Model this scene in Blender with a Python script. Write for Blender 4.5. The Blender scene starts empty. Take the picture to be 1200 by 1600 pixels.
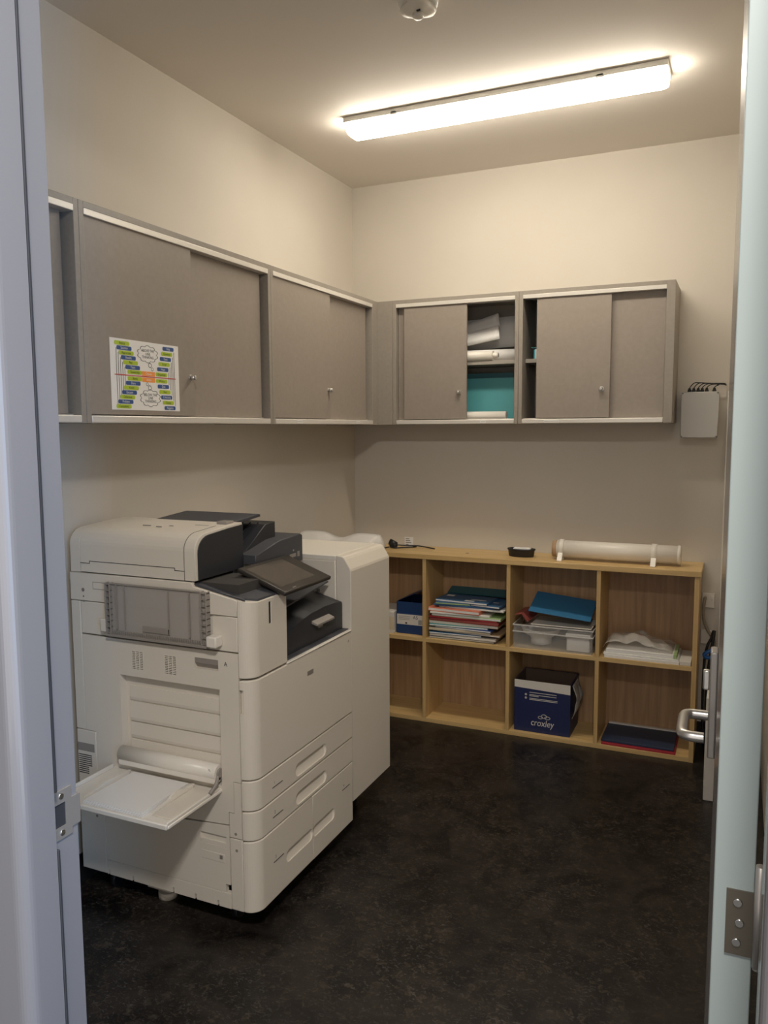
import bpy, bmesh, math, random
from mathutils import Vector, Matrix
random.seed(7)
SC = bpy.context.scene
COL = SC.collection

# ------------------------------------------------------------------ camera
CAM = Vector((1.9267, -3.9241, 1.48))
YAW, PITCH, ROLL, FPX = 0.4199, 0.1041, -0.0050, 1244.935
cd = bpy.data.cameras.new('camera')
cam = bpy.data.objects.new('camera', cd)
COL.objects.link(cam)
_c, _s = math.cos(YAW), math.sin(YAW)
_fw = Vector((-_s*math.cos(PITCH), _c*math.cos(PITCH), -math.sin(PITCH)))
_r = Vector((_c, _s, 0)); _u = _r.cross(_fw)
_ex = _r*math.cos(ROLL) + _u*math.sin(ROLL)
_ey = -_r*math.sin(ROLL) + _u*math.cos(ROLL)
_m = Matrix((( _ex.x, _ey.x, -_fw.x, CAM.x), (_ex.y, _ey.y, -_fw.y, CAM.y), (_ex.z, _ey.z, -_fw.z, CAM.z), (0, 0, 0, 1)))
cam.matrix_world = _m
cd.sensor_fit = 'VERTICAL'; cd.sensor_height = 32.0; cd.sensor_width = 24.0
cd.lens = FPX/1600*32.0
cd.clip_start = 0.02
SC.camera = cam

# ------------------------------------------------------------------ world, exposure, hallway daylight, added jamb light
w = bpy.data.worlds.new('hallway_daylight'); SC.world = w; w.use_nodes = True
bg = w.node_tree.nodes['Background']
bg.inputs[0].default_value = (1.0, 0.95, 0.91, 1); bg.inputs[1].default_value = 1.15
al = bpy.data.lights.new('jamb_streak_light', 'AREA'); al.shape = 'RECTANGLE'; al.size = 0.14; al.size_y = 1.9  # unseen narrow blue light added for the streak on the left jamb
al.energy = 22; al.color = (0.14, 0.48, 1.0)
alo = bpy.data.objects.new('jamb_streak_light', al); COL.objects.link(alo)
alo.location = (3.3, -4.2, 1.45)
alo.rotation_euler = (Vector((1.2, -3.3, 1.3)) - Vector(alo.location)).to_track_quat('-Z', 'Y').to_euler()
hl = bpy.data.lights.new('hall_ceiling_light', 'AREA'); hl.shape = 'RECTANGLE'; hl.size = 0.30; hl.size_y = 0.30
hl.energy = 46; hl.color = (1.0, 0.95, 0.89)
hlo = bpy.data.objects.new('hall_ceiling_light', hl); COL.objects.link(hlo); hlo.location = (2.02, -3.98, 2.735)
LAMP_STRENGTH = 27.0
VS = SC.view_settings
SC.display_settings.display_device = 'sRGB'
VS.view_transform = 'Standard'; VS.look = 'None'; VS.gamma = 1.0; VS.use_curve_mapping = False
VS.exposure = 0.28

# ------------------------------------------------------------------ materials
def mat(name, col, rough=0.5, metal=0.0, bump=0.0, bscale=300.0, spec=0.5, var=0.0, vscale=8.0, alpha=None, coat=0.0):
    m = bpy.data.materials.new(name); m.use_nodes = True
    nt = m.node_tree; b = nt.nodes['Principled BSDF']
    b.inputs['Base Color'].default_value = (*col, 1); b.inputs['Roughness'].default_value = rough
    b.inputs['Metallic'].default_value = metal; b.inputs['Specular IOR Level'].default_value = spec
    b.inputs['Coat Weight'].default_value = coat; b.inputs['Coat Roughness'].default_value = .12
    tc = nt.nodes.new('ShaderNodeTexCoord')
    if bump:
        n = nt.nodes.new('ShaderNodeTexNoise'); n.inputs['Scale'].default_value = bscale
        nt.links.new(tc.outputs['Object'], n.inputs['Vector'])
        bp = nt.nodes.new('ShaderNodeBump'); bp.inputs['Strength'].default_value = bump; bp.inputs['Distance'].default_value = 0.002
        nt.links.new(n.outputs['Fac'], bp.inputs['Height']); nt.links.new(bp.outputs['Normal'], b.inputs['Normal'])
    if var:
        n = nt.nodes.new('ShaderNodeTexNoise'); n.inputs['Scale'].default_value = vscale; n.inputs['Detail'].default_value = 4
        nt.links.new(tc.outputs['Object'], n.inputs['Vector'])
        r = nt.nodes.new('ShaderNodeValToRGB')
        r.color_ramp.elements[0].position = .3; r.color_ramp.elements[1].position = .7
        r.color_ramp.elements[0].color = (*[c*(1-var) for c in col], 1)
        r.color_ramp.elements[1].color = (*[min(1, c*(1+var)) for c in col], 1)
        nt.links.new(n.outputs['Fac'], r.inputs['Fac']); nt.links.new(r.outputs['Color'], b.inputs['Base Color'])
    if alpha is not None:
        b.inputs['Alpha'].default_value = alpha
    return m

def wood_mat(name, c1, c2, axis='x', scale=1.0):
    m = bpy.data.materials.new(name); m.use_nodes = True
    nt = m.node_tree; b = nt.nodes['Principled BSDF']; b.inputs['Roughness'].default_value = 0.42
    tc = nt.nodes.new('ShaderNodeTexCoord'); mp = nt.nodes.new('ShaderNodeMapping')
    s = [22*scale]*3; s['xyz'.index(axis)] = 1.2*scale
    mp.inputs['Scale'].default_value = s
    n = nt.nodes.new('ShaderNodeTexNoise'); n.inputs['Scale'].default_value = 2.2; n.inputs['Detail'].default_value = 6
    n.inputs['Distortion'].default_value = 0.6
    r = nt.nodes.new('ShaderNodeValToRGB')
    r.color_ramp.elements[0].position = .32; r.color_ramp.elements[1].position = .68
    r.color_ramp.elements[0].color = (*c1, 1); r.color_ramp.elements[1].color = (*c2, 1)
    nt.links.new(tc.outputs['Object'], mp.inputs['Vector']); nt.links.new(mp.outputs[0], n.inputs['Vector'])
    nt.links.new(n.outputs['Fac'], r.inputs['Fac']); nt.links.new(r.outputs['Color'], b.inputs['Base Color'])
    return m

def floor_mat():
    m = bpy.data.materials.new('marbled_dark_linoleum'); m.use_nodes = True
    nt = m.node_tree; b = nt.nodes['Principled BSDF']
    b.inputs['Roughness'].default_value = 0.33; b.inputs['Specular IOR Level'].default_value = 0.35
    tc = nt.nodes.new('ShaderNodeTexCoord')
    def noise(sc, det, dist=0.0, mapping=None):
        n = nt.nodes.new('ShaderNodeTexNoise'); n.inputs['Scale'].default_value = sc; n.inputs['Detail'].default_value = det
        n.inputs['Distortion'].default_value = dist
        src = tc.outputs['Object']
        if mapping:
            mp = nt.nodes.new('ShaderNodeMapping'); mp.inputs['Scale'].default_value = mapping; mp.inputs['Location'].default_value = (3, 7, 1)
            nt.links.new(src, mp.inputs[0]); src = mp.outputs[0]
        nt.links.new(src, n.inputs['Vector']); return n
    def ramp(n, p0, p1, c0, c1):
        r = nt.nodes.new('ShaderNodeValToRGB'); e = r.color_ramp.elements
        e[0].position = p0; e[1].position = p1; e[0].color = (*c0, 1); e[1].color = (*c1, 1)
        nt.links.new(n.outputs['Fac'], r.inputs['Fac']); return r
    base = ramp(noise(7, 6, 1.2), .38, .66, (.0075, .0062, .0055), (.026, .021, .0175))
    f1 = ramp(noise(46, 9, 1.0), .54, .70, (0, 0, 0), (1, 1, 1))
    f2 = ramp(noise(75, 5, 1.0, (1, 1.6, 1)), .56, .70, (0, 0, 0), (1, 1, 1))
    def mix(fac, a, col):
        mx = nt.nodes.new('ShaderNodeMix'); mx.data_type = 'RGBA'
        mt = nt.nodes.new('ShaderNodeMath'); mt.operation = 'MULTIPLY'; mt.inputs[1].default_value = .75
        nt.links.new(fac.outputs['Color'], mt.inputs[0]); nt.links.new(mt.outputs[0], mx.inputs[0])
        nt.links.new(a, mx.inputs[6]); mx.inputs[7].default_value = (*col, 1); return mx.outputs[2]
    cl = ramp(noise(3.2, 4, .8), .40, .64, (.40, .40, .40), (1, 1, 1))
    def mul(a, b_):
        m2 = nt.nodes.new('ShaderNodeMix'); m2.data_type = 'RGBA'; m2.blend_type = 'MULTIPLY'; m2.inputs[0].default_value = 1
        nt.links.new(a.outputs['Color'], m2.inputs[6]); nt.links.new(b_.outputs['Color'], m2.inputs[7])
        class W: outputs = {'Color': m2.outputs[2]}
        return W
    c = mix(mul(f1, cl), base.outputs['Color'], (.075, .060, .044))
    c = mix(mul(f2, cl), c, (.085, .080, .074))
    nt.links.new(c, b.inputs['Base Color'])
    bp = nt.nodes.new('ShaderNodeBump'); bp.inputs['Strength'].default_value = .15; bp.inputs['Distance'].default_value = .001
    nb = noise(120, 2); nt.links.new(nb.outputs['Fac'], bp.inputs['Height']); nt.links.new(bp.outputs['Normal'], b.inputs['Normal'])
    return m

def emit_mat(name, col, st):
    m = bpy.data.materials.new(name); m.use_nodes = True
    nt = m.node_tree; nt.nodes.remove(nt.nodes['Principled BSDF'])
    e = nt.nodes.new('ShaderNodeEmission'); e.inputs[0].default_value = (*col, 1); e.inputs[1].default_value = st
    nt.links.new(e.outputs[0], nt.nodes['Material Output'].inputs[0]); return m

M = {}
M['wall'] = mat('painted_wall', (.64, .59, .515), .75, bump=.12, bscale=220, var=.02, vscale=3)
M['ceil'] = mat('painted_ceiling', (.78, .725, .66), .8, bump=.08, bscale=200)
M['floor'] = floor_mat()
M['cab'] = mat('taupe_laminate', (.30, .255, .215), .42, bump=.10, bscale=420, var=.04, vscale=60)
M['cab_edge'] = mat('taupe_edge_strip', (.30, .265, .225), .4, var=.05, vscale=80)
M['cab_in'] = mat('cabinet_inside_laminate', (.36, .325, .28), .5)
M['alu'] = mat('pale_aluminium_track', (.72, .68, .62), .35, .25)
M['dark'] = mat('near_black_plastic', (.012, .012, .014), .45)
M['blk'] = mat('charcoal_plastic', (.028, .029, .034), .42, bump=.08, bscale=500)
M['blk2'] = mat('slate_plastic', (.060, .062, .072), .48, bump=.08, bscale=500)
M['wht'] = mat('warm_white_plastic', (.74, .68, .59), .42, bump=.05, bscale=600)
M['wht2'] = mat('cream_white_plastic', (.82, .77, .69), .36)
M['groove'] = mat('panel_gap_shadow_core', (.05, .045, .04), .8)
M['gry'] = mat('grey_plastic', (.30, .27, .24), .5)
M['clr'] = mat('smoky_clear_plastic', (.55, .51, .47), .25, alpha=.55)
M['clr2'] = mat('clear_bin_plastic', (.70, .70, .68), .18, alpha=.16)
M['clr3'] = mat('frosted_tray_plastic', (.80, .77, .74), .3, alpha=.62)
M['screen'] = mat('touch_screen_glass', (.085, .072, .060), .16, coat=.3)
M['screenrim'] = mat('screen_bezel', (.030, .026, .022), .3)
M['paper'] = mat('white_paper', (.82, .80, .77), .7)
M['paper2'] = mat('off_white_paper', (.70, .66, .60), .75)
M['wood'] = wood_mat('light_oak_laminate', (.57, .38, .155), (.68, .475, .22), 'x')
M['woodz'] = wood_mat('oak_laminate_upright', (.53, .345, .14), (.63, .43, .195), 'z')
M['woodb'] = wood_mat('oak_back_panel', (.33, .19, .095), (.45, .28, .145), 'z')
M['steel'] = mat('satin_steel', (.62, .60, .57), .32, .9)
M['steelp'] = mat('brushed_plate', (.42, .39, .36), .42, .6)
M['hinge'] = mat('dull_hinge_steel', (.17, .15, .12), .4, .75)
M['screw'] = mat('bright_screw', (.80, .80, .78), .2, 1.0)
M['jamb'] = mat('grey_gloss_frame_paint', (.228, .220, .228), .3, coat=1.0)
M['door'] = mat('grey_door_paint', (.34, .33, .33), .25, coat=.3)
M['dooredge'] = mat('pale_green_door_edge', (.30, .348, .342), .45)
M['seal'] = mat('dark_rubber_seal', (.03, .03, .035), .7)
M['hallblock'] = mat('hall_blocker_paint', (.16, .15, .14), .8)
M['lampw'] = mat('lamp_base_white', (.80, .78, .73), .5)
M['emit'] = emit_mat('lit_diffuser', (1.0, .915, .77), LAMP_STRENGTH)
M['navy'] = mat('navy_card', (.012, .020, .085), .5)
M['navyd'] = mat('dark_navy_folder', (.020, .036, .080), .5)
M['blue'] = mat('blue_card', (.035, .17, .34), .45)
M['blue2'] = mat('mid_blue_card', (.045, .13, .27), .45)
M['rblue'] = mat('royal_blue_card', (.02, .05, .22), .45)
M['boxblue'] = mat('ream_box_blue', (.012, .045, .15), .45)
M['red'] = mat('red_card', (.36, .022, .035), .5)
M['dred'] = mat('dark_red_card', (.22, .035, .03), .5)
M['salmon'] = mat('salmon_card', (.72, .22, .13), .5)
M['rose'] = mat('dusty_red_card', (.36, .085, .07), .5)
M['teal'] = mat('teal_card', (.08, .31, .33), .45)
M['teald'] = mat('dark_teal_card', (.025, .11, .13), .5)
M['teall'] = mat('light_teal_plastic', (.12, .42, .48), .4)
M['green'] = mat('pale_green_card', (.35, .50, .22), .5)
M['lime'] = mat('lime_ink', (.42, .55, .03), .6)
M['ink_blue'] = mat('blue_ink', (.035, .085, .26), .6)
M['ink_or'] = mat('orange_ink', (.90, .32, .06), .6)
M['ink_red'] = mat('red_ink', (.55, .03, .03), .6)
M['ink'] = mat('black_ink', (.03, .03, .03), .6)
M['ink_grey'] = mat('grey_ink', (.22, .20, .18), .6)
M['inkw'] = mat('white_print', (.80, .80, .80), .6)
M['cream'] = mat('cream_card', (.68, .58, .42), .6)
M['bag'] = mat('clear_wrap', (.74, .71, .66), .16, alpha=.40)
M['bagg'] = mat('grey_wrap', (.40, .38, .35), .35)
M['grey_enc'] = mat('grey_enclosure', (.50, .485, .46), .5)
M['cord'] = mat('grey_cord', (.30, .26, .20), .5)
M['bluep'] = mat('blue_connector', (.03, .14, .45), .4)
M['carton_shade'] = mat('shaded_carton_inside', (.075, .045, .028), .8)
M['skirt'] = mat('black_vinyl_skirting', (.014, .013, .012), .5)
M['tan'] = mat('tan_wood_plug', (.45, .30, .17), .6)

# ------------------------------------------------------------------ mesh helpers
WL = {}
class MB:
    def __init__(self): self.bm = bmesh.new()
    def _fin(self, faces, mi, sm=False):
        for f in faces: f.material_index = mi; f.smooth = sm
    def box(self, x0, x1, y0, y1, z0, z1, bev=0, seg=2, T=None, mi=0):
        r = bmesh.ops.create_cube(self.bm, size=1.0); vs = r['verts']
        for v in vs:
            v.co = Vector(((x0+x1)/2 + v.co.x*abs(x1-x0), (y0+y1)/2 + v.co.y*abs(y1-y0), (z0+z1)/2 + v.co.z*abs(z1-z0)))
        fs = list({f for v in vs for f in v.link_faces})
        self._fin(fs, mi)
        if bev > 0:
            es = list({e for v in vs for e in v.link_edges})
            bev = min(bev, .48*min(abs(x1-x0), abs(y1-y0), abs(z1-z0)))
            rr = bmesh.ops.bevel(self.bm, geom=es, offset=bev, segments=seg, profile=.5, affect='EDGES')
            self._fin(rr['faces'], mi, True)
            vs = list({v for f in rr['faces'] for v in f.verts} | {v for v in vs if v.is_valid})
        if T is not None: bmesh.ops.transform(self.bm, matrix=T, verts=vs)
        return self
    def prism(self, pts, axis, a, b, T=None, mi=0, bev=0, smooth=False):
        # pts: 2-D polygon in the two other axes (in xyz order)
        def mk(p, t):
            if axis == 'x': return Vector((t, p[0], p[1]))
            if axis == 'y': return Vector((p[0], t, p[1]))
            return Vector((p[0], p[1], t))
        A = [self.bm.verts.new(mk(p, a)) for p in pts]; B = [self.bm.verts.new(mk(p, b)) for p in pts]
        fs = [self.bm.faces.new(A), self.bm.faces.new(list(reversed(B)))]
        n = len(pts)
        side = []
        for i in range(n):
            f = self.bm.faces.new((A[(i+1) % n], A[i], B[i], B[(i+1) % n])); side.append(f)
        self._fin(fs, mi); self._fin(side, mi, smooth)
        bmesh.ops.recalc_face_normals(self.bm, faces=fs+side)
        vs = A+B
        if bev:
            es = list({e for f in fs for e in f.edges})
            rr = bmesh.ops.bevel(self.bm, geom=es, offset=bev, segments=2, profile=.5, affect='EDGES')
            self._fin(rr['faces'], mi, True)
            vs = list({v for f in rr['faces'] for v in f.verts} | {v for v in vs if v.is_valid})
        if T is not None: bmesh.ops.transform(self.bm, matrix=T, verts=vs)
        return self
    def cyl(self, p0, p1, r0, r1=None, seg=24, mi=0, caps=True, smooth=True):
        p0 = Vector(p0); p1 = Vector(p1); r1 = r0 if r1 is None else r1
        d = (p1-p0).normalized(); a = d.orthogonal().normalized(); b = d.cross(a)
        A = []; B = []
        for i in range(seg):
            t = 2*math.pi*i/seg; o = a*math.cos(t)+b*math.sin(t)
            A.append(self.bm.verts.new(p0+o*r0)); B.append(self.bm.verts.new(p1+o*r1))
        fs = [self.bm.faces.new((A[i], A[(i+1) % seg], B[(i+1) % seg], B[i])) for i in range(seg)]
        self._fin(fs, mi, smooth)
        if caps:
            c = [self.bm.faces.new(list(reversed(A))), self.bm.faces.new(B)]; self._fin(c, mi)
        return self
    def tube(self, pts, r, seg=8, mi=0):
        P = [Vector(p) for p in pts]
        # catmull-rom resample
        Q = []
        for i in range(len(P)-1):
            p0 = P[max(i-1, 0)]; p1 = P[i]; p2 = P[i+1]; p3 = P[min(i+2, len(P)-1)]
            for k in range(6):
                t = k/6
                Q.append(.5*((2*p1)+(-p0+p2)*t+(2*p0-5*p1+4*p2-p3)*t*t+(-p0+3*p1-3*p2+p3)*t**3))
        Q.append(P[-1]); rings = []; prev = None
        for i, q in enumerate(Q):
            d = (Q[min(i+1, len(Q)-1)]-Q[max(i-1, 0)]).normalized()
            a = d.orthogonal().normalized() if prev is None else (prev-d*prev.dot(d)).normalized()
            prev = a; b = d.cross(a)
            rings.append([self.bm.verts.new(q+(a*math.cos(2*math.pi*k/seg)+b*math.sin(2*math.pi*k/seg))*r) for k in range(seg)])
        fs = []
        for i in range(len(rings)-1):
            for k in range(seg):
                fs.append(self.bm.faces.new((rings[i][k], rings[i][(k+1) % seg], rings[i+1][(k+1) % seg], rings[i+1][k])))
        self._fin(fs, mi, True)
        c = [self.bm.faces.new(list(reversed(rings[0]))), self.bm.faces.new(rings[-1])]; self._fin(c, mi)
        return self
    def lathe(self, prof, c, seg=32, mi=0, sx=1, sy=1, lobe=None):
        rings = []
        for r, z in prof:
            ring = []
            for k in range(seg):
                t = 2*math.pi*k/seg; rr = r*(lobe(t, r, z) if lobe else 1)
                ring.append(self.bm.verts.new((c[0]+rr*math.cos(t)*sx, c[1]+rr*math.sin(t)*sy, c[2]+z)))
            rings.append(ring)
        fs = []
        for i in range(len(rings)-1):
            for k in range(seg):
                fs.append(self.bm.faces.new((rings[i][k], rings[i][(k+1) % seg], rings[i+1][(k+1) % seg], rings[i+1][k])))
        self._fin(fs, mi, True)
        c1 = [self.bm.faces.new(list(reversed(rings[0]))), self.bm.faces.new(rings[-1])]; self._fin(c1, mi, False)
        bmesh.ops.recalc_face_normals(self.bm, faces=fs+c1)
        return self
    def flat(self, pts, O, X, Y, t=.0003, off=0.0, mi=0):
        O = Vector(O); X = Vector(X); Y = Vector(Y); N = X.cross(Y).normalized()
        A = [self.bm.verts.new(O+X*p[0]+Y*p[1]+N*off) for p in pts]
        B = [self.bm.verts.new(O+X*p[0]+Y*p[1]+N*(off+t)) for p in pts]
        n = len(pts); fs = [self.bm.faces.new(B), self.bm.faces.new(list(reversed(A)))]
        for i in range(n): fs.append(self.bm.faces.new((A[i], A[(i+1) % n], B[(i+1) % n], B[i])))
        self._fin(fs, mi); return self
    def text(self, s, O, X, Y, size, mi=0, t=.0003, off=0.0, align='CENTER', sx=1.0, shear=0.0):
        cu = bpy.data.curves.new('txt', 'FONT'); cu.body = s; cu.size = size; cu.align_x = align; cu.align_y = 'CENTER'
        cu.resolution_u = 3; cu.shear = shear
        ob = bpy.data.objects.new('txt', cu); COL.objects.link(ob)
        dg = bpy.context.evaluated_depsgraph_get(); me = bpy.data.meshes.new_from_object(ob.evaluated_get(dg))
        O = Vector(O); X = Vector(X).normalized(); Y = Vector(Y).normalized(); N = X.cross(Y).normalized()
        T = Matrix(((X.x*sx, Y.x, N.x, O.x), (X.y*sx, Y.y, N.y, O.y), (X.z*sx, Y.z, N.z, O.z), (0, 0, 0, 1)))
        me.transform(Matrix.Translation((0, 0, off+t))); me.transform(T)
        for p in me.polygons: p.material_index = mi
        n0 = len(self.bm.faces)
        self.bm.from_mesh(me); self.bm.faces.ensure_lookup_table()
        for f in self.bm.faces[n0:]: f.material_index = mi
        bpy.data.objects.remove(ob); bpy.data.curves.remove(cu); bpy.data.meshes.remove(me)
        return self
    def sheet(self, fn, nu, nv, th=.001, mi=0, smooth=True):
        # curved sheet with thickness from fn(u,v)->Vector
        G = [[Vector(fn(i/nu, j/nv)) for j in range(nv+1)] for i in range(nu+1)]
        def nrm(i, j):
            a = G[min(i+1, nu)][j]-G[max(i-1, 0)][j]; b = G[i][min(j+1, nv)]-G[i][max(j-1, 0)]
            n = a.cross(b); return n.normalized() if n.length > 0 else Vector((0, 0, 1))
        A = [[self.bm.verts.new(G[i][j]+nrm(i, j)*th/2) for j in range(nv+1)] for i in range(nu+1)]
        B = [[self.bm.verts.new(G[i][j]-nrm(i, j)*th/2) for j in range(nv+1)] for i in range(nu+1)]
        fs = []
        for i in range(nu):
            for j in range(nv):
                fs.append(self.bm.faces.new((A[i][j], A[i+1][j], A[i+1][j+1], A[i][j+1])))
                fs.append(self.bm.faces.new((B[i][j], B[i][j+1], B[i+1][j+1], B[i+1][j])))
        self._fin(fs, mi, smooth); e = []
        for i in range(nu):
            e.append(self.bm.faces.new((A[i][0], B[i][0], B[i+1][0], A[i+1][0])))
            e.append(self.bm.faces.new((A[i][nv], A[i+1][nv], B[i+1][nv], B[i][nv])))
        for j in range(nv):
            e.append(self.bm.faces.new((A[0][j], A[0][j+1], B[0][j+1], B[0][j])))
            e.append(self.bm.faces.new((A[nu][j], B[nu][j], B[nu][j+1], A[nu][j+1])))
        self._fin(e, mi); return self
    def xf(self, T):
        bmesh.ops.transform(self.bm, matrix=T, verts=self.bm.verts[:]); return self
    def cut(self, other):
        """boolean difference with another MB"""
        ms = []
        for b in (self.bm, other.bm):
            bmesh.ops.recalc_face_normals(b, faces=b.faces[:])
            me = bpy.data.meshes.new('t'); b.to_mesh(me); o = bpy.data.objects.new('t', me); COL.objects.link(o); ms.append(o)
        md = ms[0].modifiers.new('b', 'BOOLEAN'); md.operation = 'DIFFERENCE'; md.object = ms[1]; md.solver = 'EXACT'; md.use_self = True; md.use_hole_tolerant = True
        dg = bpy.context.evaluated_depsgraph_get(); me = bpy.data.meshes.new_from_object(ms[0].evaluated_get(dg))
        if len(me.polygons) > 5: self.bm.clear(); self.bm.from_mesh(me)
        else: print('CUTFAIL')
        for o in ms:
            d = o.data; bpy.data.objects.remove(o); bpy.data.meshes.remove(d)
        bpy.data.meshes.remove(me); return self

def put(name, mb, mats, parent=None, label=None, cat=None, group=None, kind=None):
    bm = mb.bm
    if not isinstance(mats, (list, tuple)): mats = [mats]
    if parent is not None: off = WL[parent]
    else:
        xs = [v.co.x for v in bm.verts]; ys = [v.co.y for v in bm.verts]; zs = [v.co.z for v in bm.verts]
        off = Vector(((min(xs)+max(xs))/2, (min(ys)+max(ys))/2, min(zs)))
    for v in bm.verts: v.co -= off
    me = bpy.data.meshes.new(name); bm.to_mesh(me); bm.free()
    for m in mats: me.materials.append(M[m] if isinstance(m, str) else m)
    o = bpy.data.objects.new(name, me); COL.objects.link(o)
    if parent is not None:
        o.parent = parent; WL[o] = off.copy()
        if label: o['label'] = label
    else:
        o.location = off; WL[o] = off.copy(); props(o, label, cat, group)
    if kind: o['kind'] = kind
    return o
def props(o, label=None, cat=None, group=None, kind=None):
    if label: o['label'] = label
    if cat: o['category'] = cat
    if group: o['group'] = group
    if kind: o['kind'] = kind
def thing(name, loc, label, cat, group=None):
    o = bpy.data.objects.new(name, None); COL.objects.link(o); o.location = loc; o.empty_display_size = .1
    WL[o] = Vector(loc); props(o, label, cat, group); return o
def struct(name, mb, m, parent=None):
    return put(name, mb, m, parent, kind='structure')
def RZ(c, deg): return Matrix.Translation(c) @ Matrix.Rotation(math.radians(deg), 4, 'Z') @ Matrix.Translation(-Vector(c))
def RR(c, deg, ax): return Matrix.Translation(c) @ Matrix.Rotation(math.radians(deg), 4, ax) @ Matrix.Translation(-Vector(c))

# ================================================================== SETTING
H = 2.744; XR = 2.06; YW = -3.2; YO = -3.29      # ceiling, right wall, door wall inner / outer face
JL, JR = 1.174, 1.966                              # door rebates left / right
struct('floor', MB().box(-.1, XR+1.4, -6.3, .1, -.05, 0), 'floor')
struct('ceiling', MB().box(-.1, XR+.1, YO, .1, H, H+.06), 'ceil')
struct('wall_left', MB().box(-.1, 0, YO, .1, 0, H), 'wall')
struct('wall_back', MB().box(0, XR+.1, 0, .1, 0, H), 'wall')
struct('wall_right', MB().box(XR, XR+.1, YO, 0, 0, H), 'wall')
DH = 2.62
struct('wall_light_block', MB().box(.45, .55, -6.2, YO-.02, 0, 2.75), 'hallblock')  # unseen dark wall added to keep hall light off the right jamb
struct('hall_ceiling_block', MB().box(.45, XR+1.4, -4.9, YO-.012, 2.75, 2.80), 'hallblock')  # unseen hall ceiling strip added to block light from above
struct('wall_front', MB().box(0, JL-.03, YO, YW, 0, H).box(JL-.03, JR+.03, YO, YW, DH+.03, H).box(JR+.03, XR, YO, YW, 0, H), 'wall')

struct('baseboard_left', MB().box(.0003, .006, YW+.001, -.301, .0005, .10, .001), 'skirt')
struct('baseboard_back', MB().box(.007, XR-.001, -.0025, -.0003, .0005, .10, .0005), 'skirt')
# left jamb: rebate, stop, rounded outer corner
def jamb_profile(sgn, xr):
    # polygon in (x,y); sgn=+1 left jamb (faces +x)
    pts = [(xr-.03*sgn, YW+.004), (xr-.004*sgn, YW+.004), (xr, YW), (xr, -3.243), (xr+.010*sgn, -3.244)]
    yo, r = -3.296, .017
    xs = xr+.010*sgn
    pts.append((xs, yo+r))
    for k in range(1, 9):
        a = k/8*math.pi/2; pts.append((xs-sgn*(r-r*math.cos(a)), yo+r-r*math.sin(a)))
    pts += [(xr-.052*sgn, yo), (xr-.052*sgn, yo+.008), (xr-.03*sgn, yo+.008)]
    return pts
jl = MB().prism(jamb_profile(1, JL), 'z', 0, DH, smooth=False)
jamb_l = struct('trim_1', jl, 'jamb')
struct('rubber_seal', MB().box(JL+.0003, JL+.0115, -3.2435, -3.2400, 0, .970, bev=.001).box(JL+.0003, JL+.0115, -3.2435, -3.2400, 1.043, DH, bev=.001), 'seal', jamb_l)
jr = MB().prism(jamb_profile(-1, JR), 'z', 0, DH)
jamb_r = struct('trim_2', jr, 'jamb')
struct('trim_3', MB().box(JL-.03, JR+.03, YO-.01, YW+.004, DH, DH+.03, bev=.002), 'jamb')

# strike plate
sp = thing('strike_plate', (JL, -3.215, .97), 'small steel strike plate screwed to the left door frame', 'strike plate')
pl = MB().box(JL, JL+.0018, -3.2400, -3.2095, .975, 1.038, bev=.0005).box(JL, JL+.0018, -3.2105, -3.1975, .984, 1.022)
pl.box(JL-.004, JL+.0018, -3.1985, -3.1955, .984, 1.022, bev=.0008)
pl.cut(MB().box(JL-.01, JL+.01, -3.2365, -3.2195, .991, 1.021))
put('plate', pl, 'steelp', sp)
put('latch_hole', MB().box(JL+.0001, JL+.0006, -3.2368, -3.2192, .9905, 1.0215), 'seal', sp, 'dark rectangular latch opening')
for z in (.983, 1.030):
    put('screw', MB().cyl((JL+.0015, -3.226, z), (JL+.0026, -3.226, z), .0042, .0036, 16).box(JL+.0024, JL+.0028, -3.2285, -3.2235, z-.0005, z+.0005), 'screw', sp)

# door: open into the room, its hinge edge facing the camera
HX, HY = 1.9535, -3.172
TD = RZ((HX, HY, 0), 1.08)
DX0, DX1, DL = 1.9195, 1.9535, .785
door = MB().box(DX0, DX1, HY, HY+DL, .008, DH-.006, bev=.0012)
for f in door.bm.faces:
    if f.calc_center_median().y < HY+.002: f.material_index = 1
door.xf(TD)
dr = put('door_1', door, ['door', 'dooredge'], kind='structure')
# handle set on the door's outer face (children of the door)
hy = HY+DL-.065
hs = put('handle_plate', MB().box(DX0-.013, DX0, hy-.022, hy+.022, .905, 1.095, bev=.003).xf(TD), 'steelp', dr)
def P3(x, y, z): return TD @ Vector((x, y, z))
put('lever_handle', MB().tube([P3(DX0-.012, hy, .975), P3(DX0-.030, hy, .975), P3(DX0-.044, hy-.002, .975), P3(DX0-.052, hy-.014, .975), P3(DX0-.053, hy-.055, .975),
    P3(DX0-.052, hy-.098, .975), P3(DX0-.044, hy-.110, .975), P3(DX0-.028, hy-.112, .975), P3(DX0-.018, hy-.112, .975)], .0088, 14), 'steel', dr)
put('thumb_turn', MB().box(DX0-.024, DX0-.012, hy-.006, hy+.006, 1.022, 1.058, bev=.003).xf(TD), 'steel', dr)
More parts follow.
